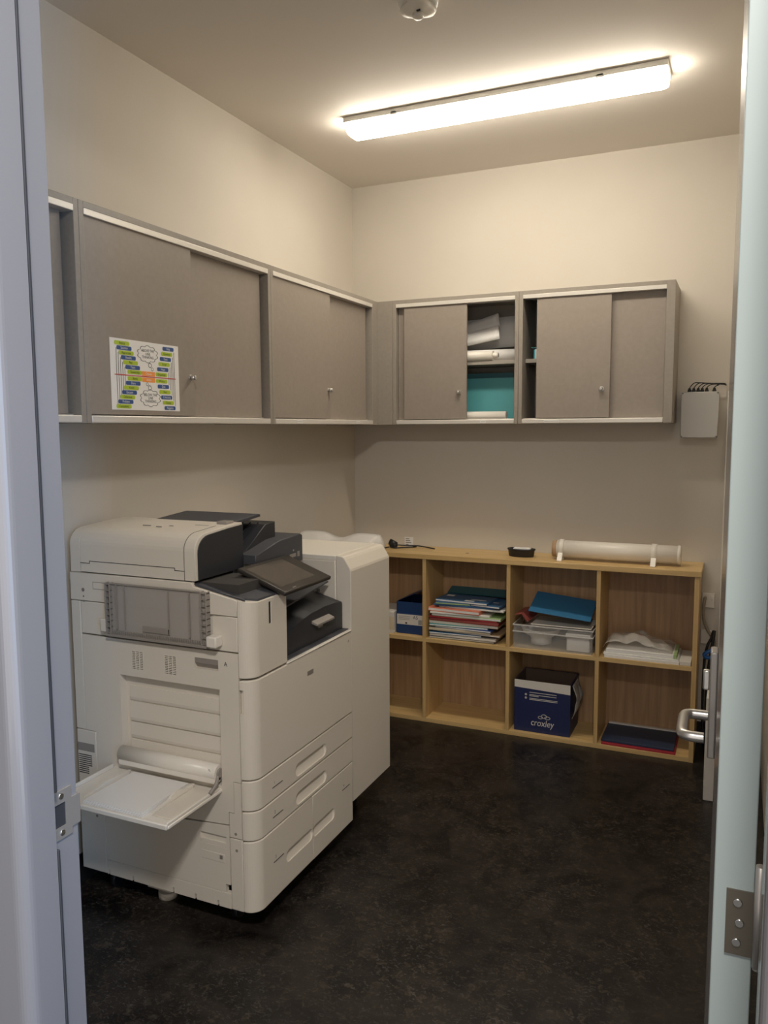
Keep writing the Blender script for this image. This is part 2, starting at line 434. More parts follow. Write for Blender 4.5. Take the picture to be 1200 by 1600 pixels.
# hinges: leaf on the door edge, knuckle beside it
for z in (1.033, .25, 2.35):
    hg = put('hinge', MB().box(1.9305, 1.9535, HY-.0016, HY+.0002, z-.031, z+.031).xf(TD), 'hinge', dr)
    put('hinge_knuckle', MB().cyl((1.9575, HY-.006, z-.036), (1.9575, HY-.006, z+.060), .0042, seg=16).cyl((1.9575, HY-.006, z-.038), (1.9575, HY-.006, z-.036), .0035, seg=12), 'steelp', hg)
    for (dx, dz) in ((.0095, .019), (.0115, 0), (.0095, -.019)):
        c = TD @ Vector((1.9305+dx, HY-.0016, z+dz))
        put('hinge_screw', MB().cyl(c, c+Vector((0, -.0012, 0)), .0042, .0034, 16), 'screw', hg)

# ================================================================== CEILING LAMP + DETECTOR
lx0, lx1, ly0, ly1 = .394, 1.652, -.884, -.756
lamp = thing('ceiling_lamp', ((lx0+lx1)/2, (ly0+ly1)/2, H-.065), 'long white fluorescent batten lamp glowing on the ceiling', 'ceiling lamp')
put('lamp_base', MB().box(lx0+.002, lx1-.002, ly0-.004, ly1+.004, H-.021, H-.0005, bev=.003), 'lampw', lamp)
hb = .062
dif = MB()
n = 10; W2 = (ly1-ly0)/2; yc = (ly0+ly1)/2
prof = [(-W2+.009, -.018), (-W2+.010, -.036), (-W2+.018, -.055), (-W2+.032, -hb), (W2-.032, -hb), (W2-.018, -.055), (W2-.010, -.036), (W2-.009, -.018)]
sec = [(lx0+.006, .55, .25), (lx0+.008, .80, .8), (lx0+.022, 1, 1), (lx1-.022, 1, 1), (lx1-.008, .80, .8), (lx1-.006, .55, .25)]
rings = []
for (x, sy_, sz_) in sec:
    rings.append([dif.bm.verts.new((x, yc+p[0]*(.9+.1*sy_), H-.0205+(p[1]+.018)*(.35+.65*sz_))) for p in prof])
for i in range(len(rings)-1):
    for k in range(len(prof)-1):
        f = dif.bm.faces.new((rings[i][k], rings[i+1][k], rings[i+1][k+1], rings[i][k+1])); f.smooth = True
dif.bm.faces.new(rings[0]); dif.bm.faces.new(list(reversed(rings[-1])))
bmesh.ops.recalc_face_normals(dif.bm, faces=dif.bm.faces[:])
put('lamp_diffuser', dif, 'emit', lamp, 'glowing white diffuser')
for x in (.62, 1.42):
    put('clip', MB().box(x-.014, x+.014, ly0-.004, ly0+.004, H-.024, H-.010, bev=.002), 'lampw', lamp)

det = thing('smoke_detector', (1.004, -1.59, H-.05), 'white round smoke detector on the ceiling near the top edge', 'smoke detector')
dc = (1.004, -1.59, H)
put('base', MB().lathe([(.058, -.0005), (.060, -.006), (.058, -.016), (.050, -.018)], dc, 40), 'lampw', det)
put('cover', MB().lathe([(.050, -.016), (.052, -.022), (.046, -.032), (.026, -.040), (.018, -.041)], dc, 48, lobe=lambda t, r, z: 1+.15*math.cos(3*(t+1.19))), 'wht2', det)
put('sensor_cap', MB().lathe([(.017, -.040), (.017, -.048), (.013, -.052), (.004, -.053)], dc, 24), 'wht2', det)
for a in (-68, 112):
    t = math.radians(a)
    put('slot', MB().box(dc[0]+.028*math.cos(t)-.006, dc[0]+.028*math.cos(t)+.006, dc[1]+.026*math.sin(t)-.003, dc[1]+.026*math.sin(t)+.003, H-.044, H-.036, bev=.001), 'dark', det)

# ================================================================== WALL CABINETS
ZB, ZT, D = 1.4994, 2.103, .2638
def cabinet(axis, a0, a1, doors, label, knob=None, shelf=True, tags=(), left_panel=.018, right_panel=.018, back_at=0.0):
    """axis 'y': run on the left wall (front faces +x, a along y); axis 'x': run on the back wall (front faces -y, a along x).
    depth coordinate d grows from the wall to the front."""
    def B(mb, p0, p1, d0, d1, z0, z1, bev=.001, mi=0):
        if axis == 'y': mb.box(d0, d1, p0, p1, z0, z1, bev, mi=mi)
        else: mb.box(p0, p1, -d1, -d0, z0, z1, bev, mi=mi)
        return mb
    base = (D/2, (a0+a1)/2, ZB) if axis == 'y' else ((a0+a1)/2, -D/2, ZB)
    root = thing('wall_cabinet', base, label, 'cabinet', 'sliding door wall cabinets')
    g = .0006; a0 += g; a1 -= g
    c = MB()
    B(c, a0, a0+left_panel, .001, D, ZB, ZT); B(c, a1-right_panel, a1, .001, D, ZB, ZT)
    B(c, a0+left_panel, a1-right_panel, .001, D, ZT-.018, ZT); B(c, a0+left_panel, a1-right_panel, .001, D-.004, ZB+.002, ZB+.018)
    put('carcass', c, 'cab_edge', root)
    put('back_panel', B(MB(), a0+left_panel, a1-right_panel, .002, .008, ZB+.018, ZT-.018), 'cab_in', root)
    i0, i1 = a0+left_panel, a1-right_panel
    put('top_track', B(MB(), i0, i1, D-.044, D+.0015, ZT-.036, ZT-.018, .0015), 'alu', root, 'pale aluminium door track')
    put('bottom_rail', B(B(MB(), i0, i1, D-.044, D+.0015, ZB+.001, ZB+.022, .003), i0, i1, D-.036, D-.030, ZB+.02, ZB+.026), 'alu', root)
    if shelf: put('shelf', B(MB(), i0+.001, i1-.001, .009, D-.055, 1.782, 1.800, .001), 'cab_in', root)
    for (p0, p1, front, kn) in doors:
        d1 = D-.006 if front else D-.027
        dd = put('sliding_door', B(MB(), p0, p1, d1-.014, d1, ZB+.0255, ZT-.026, .0015), 'cab', root)
        if kn is not None:
            if axis == 'y': q0 = Vector((d1, kn, 1.650)); n_ = Vector((1, 0, 0))
            else: q0 = Vector((kn, -d1, 1.652)); n_ = Vector((0, -1, 0))
            put('lock_knob', MB().cyl(q0, q0+n_*.018, .0085, .0085, 18).cyl(q0+n_*.018, q0+n_*.022, .0085, .006, 18).cyl(q0, q0+n_*.002, .012, .011, 18), 'steel', dd)
    for (p, wd) in tags:
        t = B(MB(), p-wd/2, p+wd/2, D+.0016, D+.0022, ZB+.005, ZB+.017, 0)
        B(t, p-wd/2+.003, p+wd/2-.003, D+.0022, D+.0024, ZB+.0105, ZB+.0118, 0, mi=1)
        put('label_sticker', t, ['paper', 'ink_grey'], root)
    return root
cabinet('y', -3.18, -2.222, [(-2.76, -2.262, False, None), (-3.155, -2.74, True, None)], 'taupe wall cabinet cut off by the left door frame')
cabB = cabinet('y', -2.222, -1.2517, [(-2.202, -1.730, True, -1.748), (-1.760, -1.288, False, None)], 'taupe wall cabinet on left wall carrying the coloured poster')
cabC = cabinet('y', -1.2517, -.3085, [(-1.232, -.757, True, -.778), (-.790, -.350, False, None)], 'taupe wall cabinet on left wall next to the room corner', tags=((-1.048, .045), (-.499, .04)))
cabD = cabinet('x', .343, .9755, [(.402, .723, True, .686), (.363, .68, False, None)], 'taupe wall cabinet with open gap showing paper rolls and teal folders', tags=((.808, .028),))
cabE = cabinet('x', .9755, 1.6524, [(1.058, 1.388, True, 1.352), (1.37, 1.6135, False, None)], 'taupe wall cabinet at the right end of the back wall run', tags=((1.133, .07),), right_panel=.036)
put('corner_filler_panel', MB().box(.2405, .3425, -D, -D+.016, ZB, ZT, .001).box(.002, D-.001, -.308, -D-.0005, ZB, ZT, .001).box(.002, .3425, -D+.017, -.002, ZT-.018, ZT, .001).box(.002, .3425, -D+.017, -.002, ZB, ZB+.018, .001), 'cab_edge', None,
    'plain taupe filler panel in the corner between two cabinet runs', 'cabinet panel')

# ---- cabinet contents (cabinet D, gap x .723-.957)
zs = 1.8003
put('paper_roll', MB().cyl((.44, -.150, zs+.030), (.925, -.112, zs+.030), .029, seg=28).cyl((.9245, -.112, zs+.030), (.926, -.112, zs+.030), .024, .024, 24), 'paper', None, 'thick white paper roll at the back of the open cabinet shelf', 'paper roll')
ro = MB().cyl((.45, -.206, zs+.0235), (.836, -.200, zs+.0235), .0225, seg=24)
ro.cyl((.832, -.200, zs+.0235), (.862, -.1995, zs+.0235), .013, seg=20).cyl((.8615, -.1995, zs+.0235), (.8625, -.1995, zs+.0235), .009, seg=16, mi=1)
put('paper_roll', ro, ['wht2', 'ink_grey'], None, 'cream paper roll with narrow core end at front of open shelf', 'paper roll')
def big_sheet(x0, z0, L, Wd, deg, y, name, label, m='paper2', lean=.06, th=.0015, curl=.01):
    a = math.radians(deg)
    def fn(u, v):
        px = u*L; pz = v*Wd
        return (x0+px*math.cos(a)-pz*math.sin(a), y+lean*v+curl*math.sin(u*math.pi)*.5, z0+px*math.sin(a)+pz*math.cos(a))
    put(name, MB().sheet(fn, 10, 3, th), m, None, label, 'paper')
big_sheet(.50, 1.862, .44, .15, 2, -.055, 'chart_paper', 'large grey paper sheet leaning at the back of open cabinet', 'paper', .02)
big_sheet(.52, 1.885, .34, .060, 15, -.125, 'rolled_poster_paper', 'flattened paper poster sticking up highest in the open cabinet', 'paper', .02, .012)
big_sheet(.56, 1.858, .300, .065, 9, -.160, 'loose_paper_sheet', 'loose folded paper sheet above the cream roll', 'paper', .01, .0015, .02)
# lower compartment
zl = ZB+.0183
put('white_document_roll', MB().cyl((.50, -.205, zl+.0225), (.905, -.200, zl+.0225), .020, seg=24), 'paper2', None, 'white rolled paper on the bottom of open cabinet before teal folder', 'paper roll')
put('teal_folder', MB().prism([(-.150, zl), (-.138, zl), (-.112, zl+.205), (-.124, zl+.205)], 'x', .50, .930), 'teal', None, 'large teal folder standing in the open cabinet', 'folder')
put('navy_folder', MB().prism([(-.098, zl), (-.088, zl), (-.070, zl+.232), (-.080, zl+.232)], 'x', .52, .945), 'teald', None, 'dark blue folder standing behind the teal folder', 'folder')
# cabinet E, narrow gap: small carton with teal card
put('small_box', MB().box(1.028, 1.16, -.185, -.09, zs, zs+.045, .001).prism([(1.018, zs+.052), (1.06, zs+.048), (1.06, zs+.050), (1.018, zs+.0545)], 'y', -.19, -.12), 'teall', None, 'small pale teal box on the shelf behind the right door', 'box')
put('white_card_box', MB().box(1.04, 1.17, -.206, -.188, zs, zs+.044, .001), 'paper', None, 'small white card box in front of the pale teal box', 'box')

# ---- poster on cabinet B
poster = MB()
py0, py1, pz0, pz1 = -2.118, -1.811, 1.5395, 1.7465
PX = D-.0058
Wp, Hp = py1-py0, pz1-pz0
O = Vector((PX, py0, pz1)); X = Vector((0, 1, 0)); Y = Vector((0, 0, 1))
def fr(u0, v0, u1, v1, mi, off=.0008, r=.0):
    a, b, c_, d_ = u0*Wp, -v1*Hp, u1*Wp, -v0*Hp
    if r:
        pts = []
        for (cx_, cy_, s) in ((c_-r, b+r, -90), (c_-r, d_-r, 0), (a+r, d_-r, 90), (a+r, b+r, 180)):
            for k in range(4):
                t = math.radians(s+30*k); pts.append((cx_+r*math.cos(t), cy_+r*math.sin(t)))
    else: pts = [(a, b), (c_, b), (c_, d_), (a, d_)]
    poster.flat(pts, O, X, Y, .0002, off, mi)
poster.flat([(0, -Hp), (Wp, -Hp), (Wp, 0), (0, 0)], O, X, Y, .0008, 0, 0)
wl1 = ['Notice', 'Solution', 'Appreciate', 'Results', 'Plan', 'Team', 'Ownership']
wl2 = ['Blame', 'Deny', 'Avoid', 'Excuses', 'Defensive', 'Problem', 'Complaints']
wr1 = ['Help', 'Question', 'Facts', 'Grow', 'Hope', 'Empathise']
wr2 = ['Worry', 'Quit', 'Fear', 'Criticising', 'Gossip', 'Negative']
bars = []
for i in range(7):
    bars.append((.060+.0277*i, .062+.0657*i, .205, i % 2, wl1[i]))
    bars.append((.226-.0277*i, .548+.067*i, .205, i % 2, wl2[i]))
for i in range(6):
    bars.append((.750-.023*i, .062+.0790*i, .175, (i+1) % 2, wr1[i]))
    bars.append((.635+.0235*i, .555+.0800*i, .175, i % 2, wr2[i]))
for k in range(5):
    u = .078+.0277*k; fr(u, .13+.066*k, u+.006, .93-.066*k, 5, .0009)
    u = .925-.023*k; fr(u, .10+.079*k, u+.006, .92-.08*k, 5, .0009)
for (u, v, wd, c_, word) in bars:
    fr(u, v-.029, u+wd, v+.029, 2 if c_ else 1, .0012, .004)
    poster.text(word, O+X*((u+wd/2)*Wp)+Y*(-v*Hp), X, Y, .0105, 6 if c_ else 5, off=.0015, sx=.85)
for v in (.462, .552):
    fr(.434, v-.033, .622, v+.033, 3, .0009)
    poster.text('Choose' if v < .5 else 'Victim', O+X*(.528*Wp)+Y*(-v*Hp), X, Y, .0105, 6, off=.0012, sx=.85)
fr(.05, .499, .945, .511, 4, .0014)
def ring(cu, cv, ru, rv, lob, amp, wd, mi=5, ph=0.0, nn=96):
    pts = []
    for k in range(nn):
        t = 2*math.pi*k/nn; s = 1-amp+amp*2*abs(math.sin(lob*t/2+ph))
        pts.append((ru*s*math.cos(t), rv*s*math.sin(t)))
    for k in range(nn):
        p, q = pts[k], pts[(k+1) % nn]
        poster.flat([(cu+p[0]*(1-wd), cv+p[1]*(1-wd)), (cu+p[0], cv+p[1]), (cu+q[0], cv+q[1]), (cu+q[0]*(1-wd), cv+q[1]*(1-wd))], O, X, Y, .0002, .0009, mi)
for (cu, cv, txt, bub) in ((.525, .175, ('ABOVE THE', 'LINE', 'THINKING'), ((.553, .335, .0075), (.585, .39, .0055))), (.545, .818, ('BELOW THE', 'LINE', 'THINKING'), ((.540, .665, .0075), (.505, .615, .0055)))):
    ring(cu*Wp, -cv*Hp, .155*Wp*.93, .125*Hp*.95, 10, .09, .055)
    for k, t in enumerate(txt):
        poster.text(t, O+X*(cu*Wp)+Y*(-(cv-.048+.048*k)*Hp), X, Y, .0115, 5, off=.0012, sx=.95)
    for (bu, bv, br) in bub: ring(bu*Wp, -bv*Hp, br, br, 1, 0, .24, nn=20)
put('poster', poster, ['paper', 'lime', 'ink_blue', 'ink_or', 'ink_red', 'ink', 'inkw'], None,
    'white poster with green and blue word bars and two thought clouds', 'poster')

# ================================================================== BOOKCASE
bk = thing('bookcase', (.94, -.14, 0), 'low oak laminate bookcase with two rows of open cubes', 'bookcase')
BX0, BX1, BY0, BY1, BH = .092, 1.788, -.2701, -.003, .8588
put('top_board', MB().box(BX0-.002, BX1+.006, BY0-.004, BY1, BH-.024, BH, .0012), 'wood', bk)
put('bottom_board', MB().box(BX0+.018, BX1-.020, BY0+.001, BY1-.006, 0, .021, .0008), 'wood', bk)
put('middle_shelf', MB().box(BX0+.018, BX1-.020, BY0+.001, BY1-.006, .414, .434, .0008), 'wood', bk)
for (a, b) in ((BX0, BX0+.018), (BX1-.020, BX1)):
    put('side_panel', MB().box(a, b, BY0, BY1-.006, 0, BH-.024, .0008), 'woodz', bk)
for x in (.512, .942, 1.362):
    for (z0, z1) in ((.021, .414), (.434, BH-.024)):
        put('divider', MB().box(x-.009, x+.009, BY0+.0005, BY1-.006, z0+.0002, z1-.0002, .0008), 'woodz', bk)
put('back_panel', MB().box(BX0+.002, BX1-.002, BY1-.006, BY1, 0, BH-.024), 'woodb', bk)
put('cam_fitting', MB().cyl((.699, -.155, BH-.001), (.699, -.155, BH+.0006), .009, seg=20).cyl((.699, -.155, BH+.0006), (.699, -.155, BH+.001), .005, seg=16), 'hinge', bk)
SH, SB = .4342, .0212     # shelf surfaces

# ---- folders stack in the second cube
def slab(name, x0, x1, y0, y1, z0, th, rot, mats, label, cat, group=None, stickers=(), tilt=0.0, bend=0.0):
    mb = MB()
    mb.box(x0, x1, y0, y1, z0+.0002, z0+th-.0002, min(.0012, th*.2))
    cx_, cy_ = (x0+x1)/2, (y0+y1)/2
    if th > .006:   # pages showing between the covers
        mb.box(x0+.002, x1-.002, y0-.0004, y1-.003, z0+th*.22, z0+th*.78, 0, mi=1)
    for (sx0, sx1, sy0, sy1) in stickers:
        mb.box(x0+sx0, x0+sx1, y0+sy0, y0+sy1, z0+th-.0002, z0+th+.0002, 0, mi=1)
    mb.xf(RZ((cx_, cy_, 0), rot))
    if tilt: mb.xf(RR((cx_, cy_, z0), tilt, 'Y'))
    return put(name, mb, mats, None, label, cat, group)
G = 'folders and booklets piled in the second cube'
z = SH
stack = [
 ('teal_folder', .515, .865, -.245, -.03, .010, 1, ['teald', 'paper2'], 'dark teal folder at the very bottom of the folder pile', 'folder'),
 ('ring_binder', .530, .880, -.250, -.035, .016, -1, ['gry', 'paper2'], 'grey binder second from the bottom of the folder pile', 'binder'),
 ('blue_folder', .520, .800, -.252, -.03, .008, 2, ['blue', 'paper'], 'thin pale blue folder third from the bottom of the pile', 'folder'),
 ('brown_folder', .545, .900, -.240, -.03, .009, -2, ['tan', 'paper2'], 'brown folder near the bottom of the folder pile', 'folder'),
 ('manila_folder', .500, .845, -.262, -.04, .013, 1.5, ['cream', 'cream'], 'thick cream folder in the lower part of the pile', 'folder'),
 ('royal_blue_booklet', .560, .860, -.258, -.05, .010, -3, ['rblue', 'paper'], 'royal blue booklet with white spine label in the lower pile', 'booklet'),
 ('teal_booklet', .515, .830, -.255, -.05, .010, 3, ['teal', 'paper'], 'bright teal booklet on top of the royal blue booklet', 'booklet'),
 ('beige_folder', .520, .885, -.245, -.04, .015, 0, ['cream', 'paper2'], 'beige folder under the dark red folders', 'folder'),
 ('dark_red_folder', .530, .892, -.248, -.03, .017, -1, ['dred', 'rose'], 'thick dark red folder in the middle of the pile', 'folder'),
 ('red_folder', .518, .880, -.250, -.03, .007, .8, ['red', 'red'], 'thin red folder in the middle of the pile', 'folder'),
 ('green_folder', .540, .902, -.247, -.04, .014, -.8, ['green', 'paper'], 'pale green folder above the red folder', 'folder'),
 ('white_booklet', .530, .840, -.250, -.04, .010, 2, ['paper2', 'paper'], 'white booklet between green and salmon folders', 'booklet'),
 ('salmon_folder', .512, .800, -.252, -.05, .020, -3, ['salmon', 'paper'], 'salmon orange folder in the upper part of the pile', 'folder'),
 ('magazine', .575, .915, -.232, -.04, .009, -2.5, ['paper', 'paper2'], 'white magazine lying beneath the blue booklets', 'magazine'),
 ('blue_document_folder', .545, .850, -.235, -.05, .010, 2, ['blue2', 'blue2'], 'mid blue folder just under the topmost booklets', 'folder'),
]
for (nm, x0, x1, y0, y1, th, rot, ms, lab, cat) in stack:
    th *= .98; x0 = max(x0+.004, .530); x1 = min(x1, .915); y0 = max(y0, -.252); y1 = min(y1, -.045); slab(nm, x0, x1, y0, y1, z, th, rot, ms, lab, cat, G); z += th
slab('blue_booklet', .745, .905, -.235, -.04, z, .010, -7, ['blue2', 'paper'], 'blue booklet with white sticker at right top of the pile', 'booklet', G, ((.02, .09, .01, .04), (.03, .12, .08, .09)))
slab('navy_booklet', .555, .735, -.240, -.05, z, .010, 5, ['blue2', 'green'], 'small blue booklet at left under the topmost booklet', 'booklet', G)
z += .010
slab('topmost_booklet', .560, .835, -.232, -.085, z, .012, -4, ['blue2', 'paper'], 'blue booklet with white labels lying topmost on the pile', 'booklet', G, ((.15, .20, .01, .035), (.02, .06, .09, .12), (.17, .25, .05, .062)))
put('dark_teal_portfolio', MB().prism([(-.078, z+.0125), (-.010, z+.034), (-.010, z+.040), (-.082, z+.018)], 'x', .57, .912), 'teald', None, 'dark teal portfolio leaning on the back panel over the pile', 'folder', G)

# ---- first cube: A5 paper boxes
def ream(x0, x1, y0, y1, z0, z1, label):
    mb = MB().box(x0, x1, y0, y1, z0, z1, .0012)
    zl0, zl1 = z0+(z1-z0)*.46, z0+(z1-z0)*.97
    mb.box(x0+.004, x1+.0004, y0-.0005, y1, zl0, zl1, 0, mi=1)
    mb.text('A5', (x1-.050, y0-.0006, zl1-.014), (1, 0, 0), (0, 0, 1), .024, 2)
    for k in range(7): mb.box(x1-.034+k*.0045, x1-.034+k*.0045+.002, y0-.0009, y0-.0004, zl0+.004, zl1-.024, 0, mi=2)
    for k in range(3): mb.box(x0+.014, x0+.075, y0-.0009, y0-.0004, zl1-.012-k*.008, zl1-.010-k*.008, 0, mi=3)
    mb.box(x0+.050, x0+.060, y0-.0009, y0-.0004, zl0+.004, zl0+.012, 0, mi=2)
    return put('paper_ream_box', mb, ['boxblue', 'paper2', 'ink', 'ink_grey'], None, label, 'box')
ream(.342, .498, -.225, -.02, SH, .538, 'blue paper box with white A5 label in the leftmost visible cube')
ub = MB().box(.342, .498, -.220, -.02, .538, .541).box(.342, .498, -.220, -.217, .541, .598).box(.342, .498, -.023, -.02, .541, .598).box(.342, .345, -.217, -.023, .541, .598).box(.495, .498, -.217, -.023, .541, .598)
ub.prism([(.344, .6), (.346, .6), (.496, .668), (.494, .668)], 'y', -.21, -.03)
put('open_blue_box', ub, 'boxblue', None, 'open dark blue carton standing on the A5 paper box', 'box')
put('white_paper_ream', MB().box(.165, .335, -.245, -.05, SH, .545, .002).box(.164, .336, -.246, -.2455, SH+.02, .52, 0, mi=1), ['paper2', 'cream'], None, 'wrapped cream paper ream peeping out beside the photocopier', 'paper')

# ---- third cube top: clear bin with white things, folders on it
bx0, bx1, byf, byb, bz0, bz1 = .966, 1.338, -.258, -.030, SH, .549
bn = thing('storage_bin', ((bx0+bx1)/2, -.15, SH), 'clear plastic storage bin holding a white bowl and box', 'storage bin')
t = .003
bb = MB().box(bx0, bx1, byf, byf+t, bz0, bz1).box(bx0, bx1, byb-t, byb, bz0, bz1).box(bx0, bx0+t, byf+t, byb-t, bz0, bz1).box(bx1-t, bx1, byf+t, byb-t, bz0, bz1).box(bx0+t, bx1-t, byf+t, byb-t, bz0, bz0+t)
put('bin_body', bb, 'clr2', bn)
rim = MB()
for zz in (bz1-.006, bz1-.038):
    rim.box(bx0-.004, bx1+.004, byf-.004, byf, zz, zz+.006, .001).box(bx1, bx1+.004, byf, byb, zz, zz+.006, .001).box(bx0-.004, bx0, byf, byb, zz, zz+.006, .001)
put('bin_rim', rim, 'clr3', bn)
put('white_bowl', MB().lathe([(.040, .0005), (.050, .003), (.050, .022), (.052, .034), (.085, .056), (.096, .078), (.098, .080), (.092, .080), (.05, .04), (.001, .036)], (1.075, -.145, SH+.003), 40), 'paper', None, 'white bowl on a foot inside the clear bin', 'bowl')
wb = MB().box(1.215, 1.322, -.235, -.06, SH+.0035, SH+.068, .004).box(1.211, 1.326, -.239, -.056, SH+.068, SH+.088, .003)
put('white_lidded_box', wb, 'paper', None, 'white lidded box at the right inside the clear bin', 'box')
put('red_folder', MB().prism([(.968, .588), (1.005, .5965), (1.036, .5600), (1.032, .5580), (1.004, .594), (.969, .5855)], 'y', -.235, -.06).xf(RZ((1.03, -.14, 0), -3)), 'rose', None, 'dusty red folder lying under the blue binder on the bin', 'folder')
bl = MB()
Tb = RR((1.17, -.14, .56), 5, 'Y') @ RR((1.17, -.14, .60), -19, 'X').inverted()
bl.box(1.035, 1.325, -.250, -.055, .602, .606, .001).box(1.035, 1.325, -.058, -.052, .560, .606, .001)
bl.xf(RR((1.17, -.25, .60), 17, 'X') @ RR((1.17, -.14, .60), 6, 'Y'))
bl2 = MB().box(1.045, 1.33, -.245, -.055, .5495, .5525, .001)
bnd = thing('blue_binder', (1.18, -.15, .5495), 'bright blue binder lying half open on the clear bin', 'binder')
put('cover', bl, 'blue', bnd); put('back_cover', bl2, 'paper2', bnd, 'pale underside cover of the binder')

# ---- fourth cube top: papers and clear wraps
put('white_paper_stack', MB().box(1.392, 1.715, -.262, -.045, SH, SH+.013, .001).box(1.388, 1.711, -.258, -.05, SH+.0132, SH+.022, .001), 'paper', None, 'low stack of white paper in the upper right cube', 'paper')
put('white_envelope', MB().box(1.7165, 1.764, -.262, -.06, SH, SH+.018, .002), 'paper2', None, 'white envelope right of the paper stack', 'envelope')
put('green_paper_bundle', MB().box(1.398, 1.700, -.250, -.06, SH+.0225, SH+.040, .002).box(1.690, 1.703, -.251, -.06, SH+.023, SH+.041, 0, mi=1), ['paper', 'green'], None, 'paper bundle with a green edge on the white stack', 'paper')
def crumple(u, v, sd):
    return .5*math.sin(u*9+sd)+.3*math.sin(u*17+v*7+sd*2)+.25*math.sin(v*13+u*5+sd)
def wrapfn(u, v):
    x = 1.385+.30*u; y = -.245+.20*v
    env = math.sin(min(1, max(0, u*1.02))*math.pi)**.5 if 0 < u < 1 else 0
    prof = .074*(1-.55*u)*env*(.45+.55*math.sin(v*math.pi*.9+.3))
    return (x, y, SH+.0435+max(0, prof+.016*crumple(u*1.5, v, 1)*env))
put('clear_plastic_wrap', MB().sheet(wrapfn, 26, 14, .0012), 'bag', None, 'crumpled clear plastic wrap over the papers in the right cube', 'plastic wrap')

# ---- third cube bottom: navy carton
cb = thing('paper_carton', (1.105, -.13, SB), 'open navy blue paper carton with white script logo', 'carton')
c0, c1, cy0, cy1, cz0, cz1 = .972, 1.240, -.245, -.035, SB, .2735
cm = MB().box(c0, c1, cy0, cy0+.003, cz0, cz1).box(c0, c1, cy1-.003, cy1, cz0, cz1).box(c0, c0+.003, cy0+.003, cy1-.003, cz0, cz1).box(c1-.003, c1, cy0+.003, cy1-.003, cz0, cz1).box(c0+.003, c1-.003, cy0+.003, cy1-.003, cz0, cz0+.003)
cm.prism([(c0, cz1-.036), (c1, cz1-.046), (c1, cz1+.0005), (c0, cz1+.0005)], 'y', cy0-.0006, cy0, mi=1)
O2 = Vector((0, cy0-.0003, 0)); XX = (1, 0, 0); ZZ = (0, 0, 1)
cm.text('croxley', (1.108, cy0-.0004, .070), XX, ZZ, .046, 1, shear=.15, sx=.80, t=.0006)
def strip(pts, wd, yy, mi=1):
    for i in range(len(pts)-1):
        a = Vector(pts[i]); b = Vector(pts[i+1]); d = (b-a).normalized(); nrm_ = Vector((-d.y, d.x))*wd/2
        cm.flat([tuple(a-nrm_), tuple(b-nrm_), tuple(b+nrm_), tuple(a+nrm_)], (0, yy, 0), XX, ZZ, .0004, .0002, mi)
def loop(cx_, cz_, rx, rz, a0=0, a1=360, nn=18): return [(cx_+rx*math.cos(math.radians(a0+(a1-a0)*k/nn)), cz_+rz*math.sin(math.radians(a0+(a1-a0)*k/nn))) for k in range(nn+1)]
strip(loop(1.117, .106, .013, .009), .0022, cy0); strip(loop(1.100, .099, .011, .006), .0022, cy0); strip(loop(1.133, .100, .013, .007), .0022, cy0)
for k, (xa, xb, zz) in enumerate(((1.045, 1.175, .2175), (1.045, 1.175, .206), (1.045, 1.09, .200), (1.045, 1.180, .188), (1.045, 1.180, .182))):
    cm.prism([(xa, zz-.0013-(xa-1.04)*0), (xb, zz-.0013), (xb, zz+.0013), (xa, zz+.0013)], 'y', cy0-.0006, cy0, mi=1)
for zz in (.2055, .1885):
    strip(loop(1.028, zz, .0035, .0035), .004, cy0)
put('box_body', cm, ['navy', 'paper2'], cb)
put('shade_lining', MB().box(c0+.0035, c1-.0035, cy1-.0045, cy1-.0032, cz0+.004, cz1-.001).box(c0+.0032, c0+.0045, cy0+.004, cy1-.005, cz0+.004, cz1-.001).box(c1-.0045, c1-.0032, cy0+.004, cy1-.005, cz0+.004, cz1-.001), 'carton_shade', cb, 'dark brown inside of the carton, shade painted in')  # thin sheets put the carton's inner shade into a dark brown colour
def bagfn(u, v):
    return (c1+.004+.030*math.sin(v*math.pi)*(.6+.4*math.sin(u*7))+.008*crumple(u, v, 3)*math.sin(v*math.pi)+.004, cy0+.01+.13*u, cz1-.002-(.16)*v)
put('paper_wrapping', MB().sheet(bagfn, 12, 14, .0012), 'bagg', cb, 'torn grey white wrapping hanging over the side')

# ---- fourth cube bottom: folders
put('red_folder', MB().box(1.388, 1.712, -.264, -.02, SB, SB+.009, .001), 'red', None, 'bright red folder on the bottom shelf of the right cube', 'folder')
put('navy_folder', MB().box(1.385, 1.705, -.250, -.030, SB+.0093, SB+.020, .0015).box(1.390, 1.70, -.030, -.012, SB+.0093, SB+.026, .001, mi=1), ['navyd', 'paper2'], None, 'dark navy folder lying on the bright red folder', 'folder')

